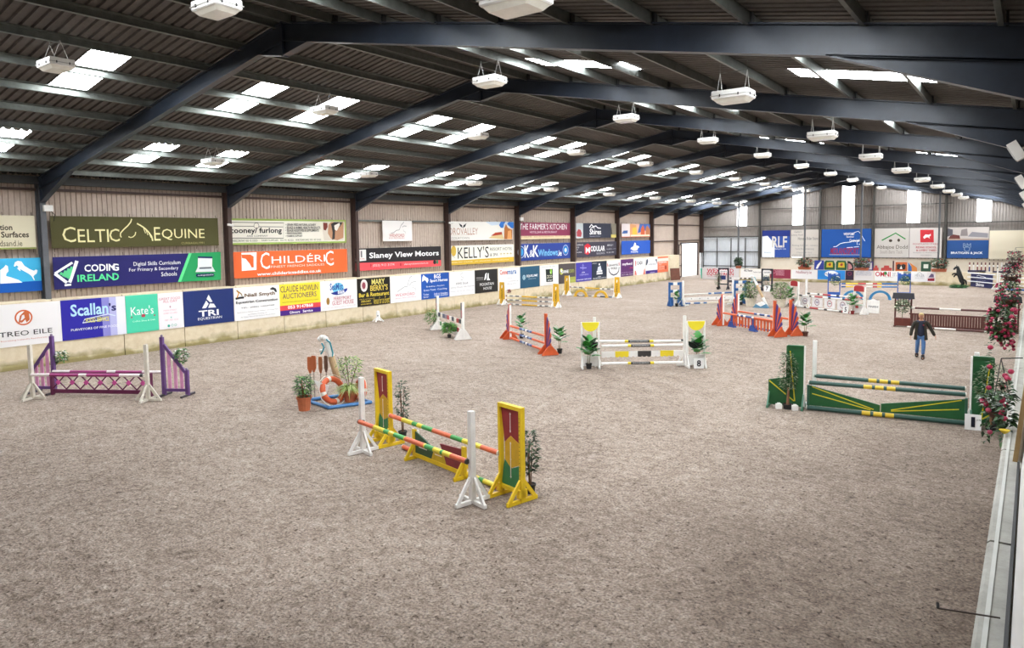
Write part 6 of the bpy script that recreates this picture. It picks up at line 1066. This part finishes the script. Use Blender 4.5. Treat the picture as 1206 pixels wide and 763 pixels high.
# facing -y; person's right side is -x in local = left in the picture
hipL, hipR = (.10, 0, .90), (-.10, 0, .90)
V = [(0,0,.95), (0,0,1.12), (0,.01,1.32), (0,.01,1.44), (0,-.02,1.50), (0,-.03,1.58),
     (-.19,.01,1.39), (-.30,-.02,1.14), (-.33,-.07,.92), (-.335,-.09,.87),
     (.19,.01,1.39), (.34,.0,1.15), (.45,-.05,.95), (.475,-.07,.90),
     (-.10,0,.90), (-.10,-.03,.50), (-.11,.16,.13), (-.11,.07,.06), (.10,0,.90), (.11,-.12,.50), (.08,-.20,.10), (.08,-.34,.05)]
E_ = [(0,1),(1,2),(2,3),(3,4),(4,5),(3,6),(6,7),(7,8),(8,9),(3,10),(10,11),(11,12),(12,13),(0,14),(14,15),(15,16),(16,17),(0,18),(18,19),(19,20),(20,21)]
Rr = [(.13,.10),(.12,.09),(.14,.1),(.09,.07),.05,.06,.055,.045,.035,.03,.055,.045,.035,.03,.08,.055,.04,.035,.08,.055,.04,.035]
body = skin('body', V, E_, Rr, SK, pr)
mb = MB(); n = 14
prof = [(.0,-.115),(.045,-.11),(.068,-.07),(.08,-.01),(.082,.04),(.07,.09),(.04,.12),(0,.128)]
mb.lathe(prof, n, c=(0,0,0)); hd = mb.build('head', SK, pr, smooth=True); hd.location = (0,-.035,1.615); hd.scale = (.95, 1.12, 1.0); hd.rotation_euler = (R(12), 0, R(-10))
for x in (-.03, .03): MB().lathe([(0,-.009),(.011,0),(0,.009)], 8, c=(x,-.078,.01)).build('eye', mat('2a2420', .3), hd)
MB().add([(0,-.074,.012),(-.014,-.078,-.03),(.014,-.078,-.03),(0,-.1,-.026)], [(0,1,3),(0,3,2),(1,2,3)]).build('nose', SK, hd)
MB().bb(-.022, .022, -.079, -.07, -.058, -.05).build('mouth', mat('8a4a42', .5), hd)
for s in (-1, 1): MB().box((s*.082, .005, 0), (.014, .035, .055)).build('ear', SK, hd)
mb = MB(); vs = []; 
for j in range(7):
    th = j/6*1.75
    for i in range(16):
        a = 2*PI*i/16; front = -math.sin(a) > .25
        t_ = min(th, 1.15) if front else th
        vs.append((.1*math.sin(t_)*math.cos(a), .1*math.sin(t_)*math.sin(a)+.008, .045+.1*math.cos(t_)*1.0))
mb.add(vs, [(j*16+i, j*16+(i+1) % 16, (j+1)*16+(i+1) % 16, (j+1)*16+i) for j in range(6) for i in range(16)]); mb.build('hair', mat('cbb27c', .7, 0, .2, 30), hd, smooth=True)
JM = mat('2b271d', .8, 0, .2, 12); NM = mat('1a2038', .7); JN = mat('4c709f', .8, 0, .2, 10)
skin('navy_top', [(0,-.02,.80),(0,-.03,1.1),(0,-.03,1.3),(0,-.01,1.44),(0,-.02,1.50),(-.17,.0,1.39),(.17,.0,1.39)], [(0,1),(1,2),(2,3),(3,4),(3,5),(3,6)], [(.2,.15),(.165,.135),(.155,.13),(.11,.095),.068,.07,.07], NM, pr)
J = [(-.02,.035,.78),(-.02,.03,1.1),(0,.03,1.32),(0,.02,1.42), (-.2,.01,1.39),(-.29,-.02,1.14),(-.335,-.085,.86), (.2,.01,1.39),(.33,.0,1.15),(.465,-.06,.89)]
skin('jacket', J, [(0,1),(1,2),(2,3),(3,4),(4,5),(5,6),(3,7),(7,8),(8,9)], [(.225,.1),(.2,.105),(.2,.115),(.14,.095),.08,.07,.058,.08,.07,.058], JM, pr)
for s in (-1, 1): MB().prism([(s*.06, 1.42),(s*.17,1.38),(s*.235,.74),(s*.12,.72),(s*.11,1.1)][::s], (0,-.115,0), (1,0,0), (0,0,1), .035).build('jacket_front', JM, pr)
MB().box((.08,-.14,1.3), (.05,.02,.03)).build('red_badge', mat('a02a3c', .6), pr)
skin('jeans', [(0,0,.86),(-.09,0,.82),(-.10,-.03,.50),(-.11,.14,.17),(.09,0,.82),(.10,-.12,.50),(.085,-.19,.16)], [(0,1),(1,2),(2,3),(0,4),(4,5),(5,6)], [(.12,.09),.098,.075,.062,.098,.075,.062], JN, pr)
BT = mat('221d1c', .6)
skin('boot', [(-.11,.15,.22),(-.11,.17,.08),(-.11,.06,.05)], [(0,1),(1,2)], [.075,.07,.06], BT, pr); skin('boot', [(.085,-.19,.2),(.08,-.2,.07),(.08,-.33,.045)], [(0,1),(1,2)], [.075,.07,.06], BT, pr)
for sx, base, d in ((-1, Vector((-.335,-.09,.88)), Vector((-.02,-.1,-1))), (1, Vector((.475,-.07,.91)), Vector((.2,-.15,-.95)))):
    d.normalize(); side = Vector((0,1,0)); VV = [base, base+d*.05]; EE = [(0,1)]; RR = [.022,.026]
    for k, (o_, l) in enumerate(((-.024,.062),(-.008,.07),(.008,.066),(.022,.052))):
        a = len(VV); VV += [base+d*.085+side*o_, base+d*(.085+l*.5)+side*o_+Vector((-sx*.006,0,0)), base+d*(.085+l)+side*o_+Vector((-sx*.018,0,0))]; EE += [(1,a),(a,a+1),(a+1,a+2)]; RR += [.009,.008,.007]
    a = len(VV); VV += [base+d*.05+side*-.03, base+d*.085+side*-.042]; EE += [(1,a),(a,a+1)]; RR += [.01,.008]
    skin('hand', VV, EE, RR, SK, pr, 1)
# rearing black horse statue on a green base
t = thing('horse_statue', 'black rearing horse statue on a green mound left of the navy filler', 'statue', (26.45, 70.2, 0), 0); HB = mat('17191a', .7, 0, .2, 8)
V = [(.18,0,.62),(.12,0,.95),(.02,0,1.25),(-.06,0,1.52),(-.14,0,1.72),(-.22,0,1.78),(-.36,0,1.62),(-.42,0,1.52),
     (.14,-.1,.5),(.28,-.1,.38),(.16,-.1,.18),(.12,-.1,.03),(.2,.12,.5),(.38,.12,.4),(.26,.12,.16),(.22,.12,.03),
     (-.2,-.1,1.2),(-.42,-.1,1.22),(-.5,-.1,1.05),(-.1,.1,1.15),(-.34,.1,1.05),(-.38,.1,.88),
     (.34,0,.75),(.5,0,.55),(.54,0,.25)]
E_ = [(0,1),(1,2),(2,3),(3,4),(4,5),(5,6),(6,7),(0,8),(8,9),(9,10),(10,11),(0,12),(12,13),(13,14),(14,15),(2,16),(16,17),(17,18),(2,19),(19,20),(20,21),(0,22),(22,23),(23,24)]
Rr = [(.2,.17),(.18,.17),(.19,.16),.13,.1,.1,.07,.055,.11,.07,.045,.06,.11,.07,.045,.06,.08,.05,.05,.08,.05,.05,.05,.07,.03]
skin('body', V, E_, [(r[0]*1.3, r[1]*1.3) if isinstance(r, tuple) else r*1.35 for r in Rr], HB, t)
mb = MB()
for k in range(9): f = k/8; p = Vector((-.16+.2*f, 0, 1.86-.5*f)); mb.prism([(0,0),(.16,-.06),(.02,-.14)], p, (1,0,0), (0,0,1), .05)
mb.build('mane', HB, t)
for y in (-.05, .05): MB().prism([(0,0),(.06,0),(.04,.12)], (-.24,y,1.85), (1,0,0), (0,0,1), .02).build('ear', HB, t)
MB().lathe([(.62,0),(.5,.12),(.25,.2),(0,.24)], 14).build('mound', mat('27502c', .8, 0, .3, 8), t); foliage(t, (0,0,.12), .62, .12, 260, .16, .06, ['2f6a34', '245428', '3f7f42'], 'mound_leaves', seed=300)
# hanging baskets along the right wall
def basket(lab, p, z, r, drop, n, nf, sd, rise=.5, cols=('2c4a26','3a5a30','20361c','4a6a3a')):
    t = thing('hanging_basket', lab, 'hanging basket', (p[0], p[1], z), 0, 'flower baskets along the right wall'); random.seed(sd)
    MB().lathe([(0,-r*.75),(r*.55,-r*.62),(r*.9,-r*.25),(r,0),(r*.93,0),(0,-.05)], 16).build('bowl', mat('5a382c', .8, 0, .3, 14), t)
    for k in range(3): a = k*2.1; MB().tube((r*.95*math.cos(a), r*.95*math.sin(a), 0), (0,0,.75), .006, .006, 4).build('chain', mat('3a3a3a', .5), t)
    MB().beam((0,0,.75),(31.42-p[0],0,.78),.01,.014).build('bracket', BLACK, t)
    foliage(t, (0,0,.12), r*1.25, .22*rise*2, n, .085, .045, cols, seed=sd)
    mb = MB(); lv = []; bl = MB()
    for k in range(7 if drop else 0):
        a = random.uniform(0, 6.28); x, y = r*1.05*math.cos(a), r*1.05*math.sin(a); L_ = drop*random.uniform(.45, 1)
        for j in range(int(L_/.05)):
            q = Vector((x*(1+.1*j/6)+random.uniform(-.05,.05), y+random.uniform(-.05,.05), -.05*j)); mb.leaf(q, (random.uniform(-1,1), random.uniform(-1,1), random.uniform(-.6,.4)), .09, .05, random.randrange(4))
            if random.random() < nf*.012: bl.lathe([(0,-.035),(.028,-.02),(.037,.005),(.026,.026),(0,.034)], 7, c=(q.x+random.uniform(-.04,.04), q.y-.04, q.z), mi=random.randrange(2))
    if mb.v: mb.build('trailing_leaves', [mat(c, .5) for c in cols], t)
    for k in range(int(nf*1.6)):
        a = random.uniform(0, 6.28); q = (r*1.25*math.cos(a), r*1.25*math.sin(a), random.uniform(-.1, .3)*rise*2); bl.lathe([(0,-.035),(.028,-.02),(.04,.005),(.026,.028),(0,.036)], 7, c=q, mi=random.randrange(2))
    bl.build('pink_blooms', [mat('9c2044', .6), mat('bb4664', .6)], t, kind='stuff')
    return t
b1 = basket('brown hanging basket with long trailing pink-red flowers, nearest to the camera', (31.17, 12.0), 2.3, .17, .6, 80, 6, 400, .25)
foliage(b1, (0, 0, .14), .26, .1, 120, .04, .03, ['c8ccc4', '9aa49a', '6a7a68'], 'silver_leaves', seed=401)
mb = MB()
random.seed(9)
for k in range(22): mb.leaf((-.12+random.uniform(-.05,.05), .0, .25+.035*k), (random.uniform(-1,1), random.uniform(-1,1), .3), .09, .05, 0)
mb.build('climbing_shoot', mat('2c4a26', .5), b1); mb = MB()
for z in (.32, .62, .9): mb.lathe([(0,-.035),(.028,-.02),(.04,.005),(.026,.028),(0,.036)], 7, c=(-.13, -.03, z))
mb.build('pink_blooms', mat('a8244a', .6), b1, kind='stuff')
basket('dense hanging basket of pink flowers, second along the right wall', (30.98, 18.0), 2.75, .2, .55, 330, 34, 402, .75)
basket('hanging basket of pink flowers, third along the right wall', (30.9, 26.0), 2.75, .24, .5, 300, 26, 403, .9)
basket('dark hanging basket with few flowers, fourth along the right wall', (30.78, 34.0), 3.0, .24, .5, 300, 16, 404, .9, ('2c3a26','3a2a28','20261c','4a3a34'))
basket('dark hanging basket, farthest along the right wall', (30.72, 44.0), 3.2, .26, .6, 300, 14, 405, 1.0, ('2c3a26','3a2a28','20261c','4a3a34'))
t = thing('yellow_flower', 'yellow flower at the tip of trailing leaves beside the right ledge', 'flowers', (31.3, 9.3, 2.62)); MB().lathe([(0,0),(.03,.02),(.055,.05),(0,.04)], 8).build('bloom', mat('d8b82a', .6), t); foliage(t, (0,.25,.25), .05, .3, 60, .08, .04, ['2c4a26','3a5a30','20361c'], seed=406)
mb = MB(); random.seed(12)
for k in range(9): mb.lathe([(0,-.03),(.024,-.018),(.033,.005),(.022,.024),(0,.03)], 7, c=(random.uniform(-.05,.04), .25+random.uniform(-.05,.3), random.uniform(.05,.8)))
mb.build('pink_blooms', mat('a8244a', .6), t, kind='stuff')
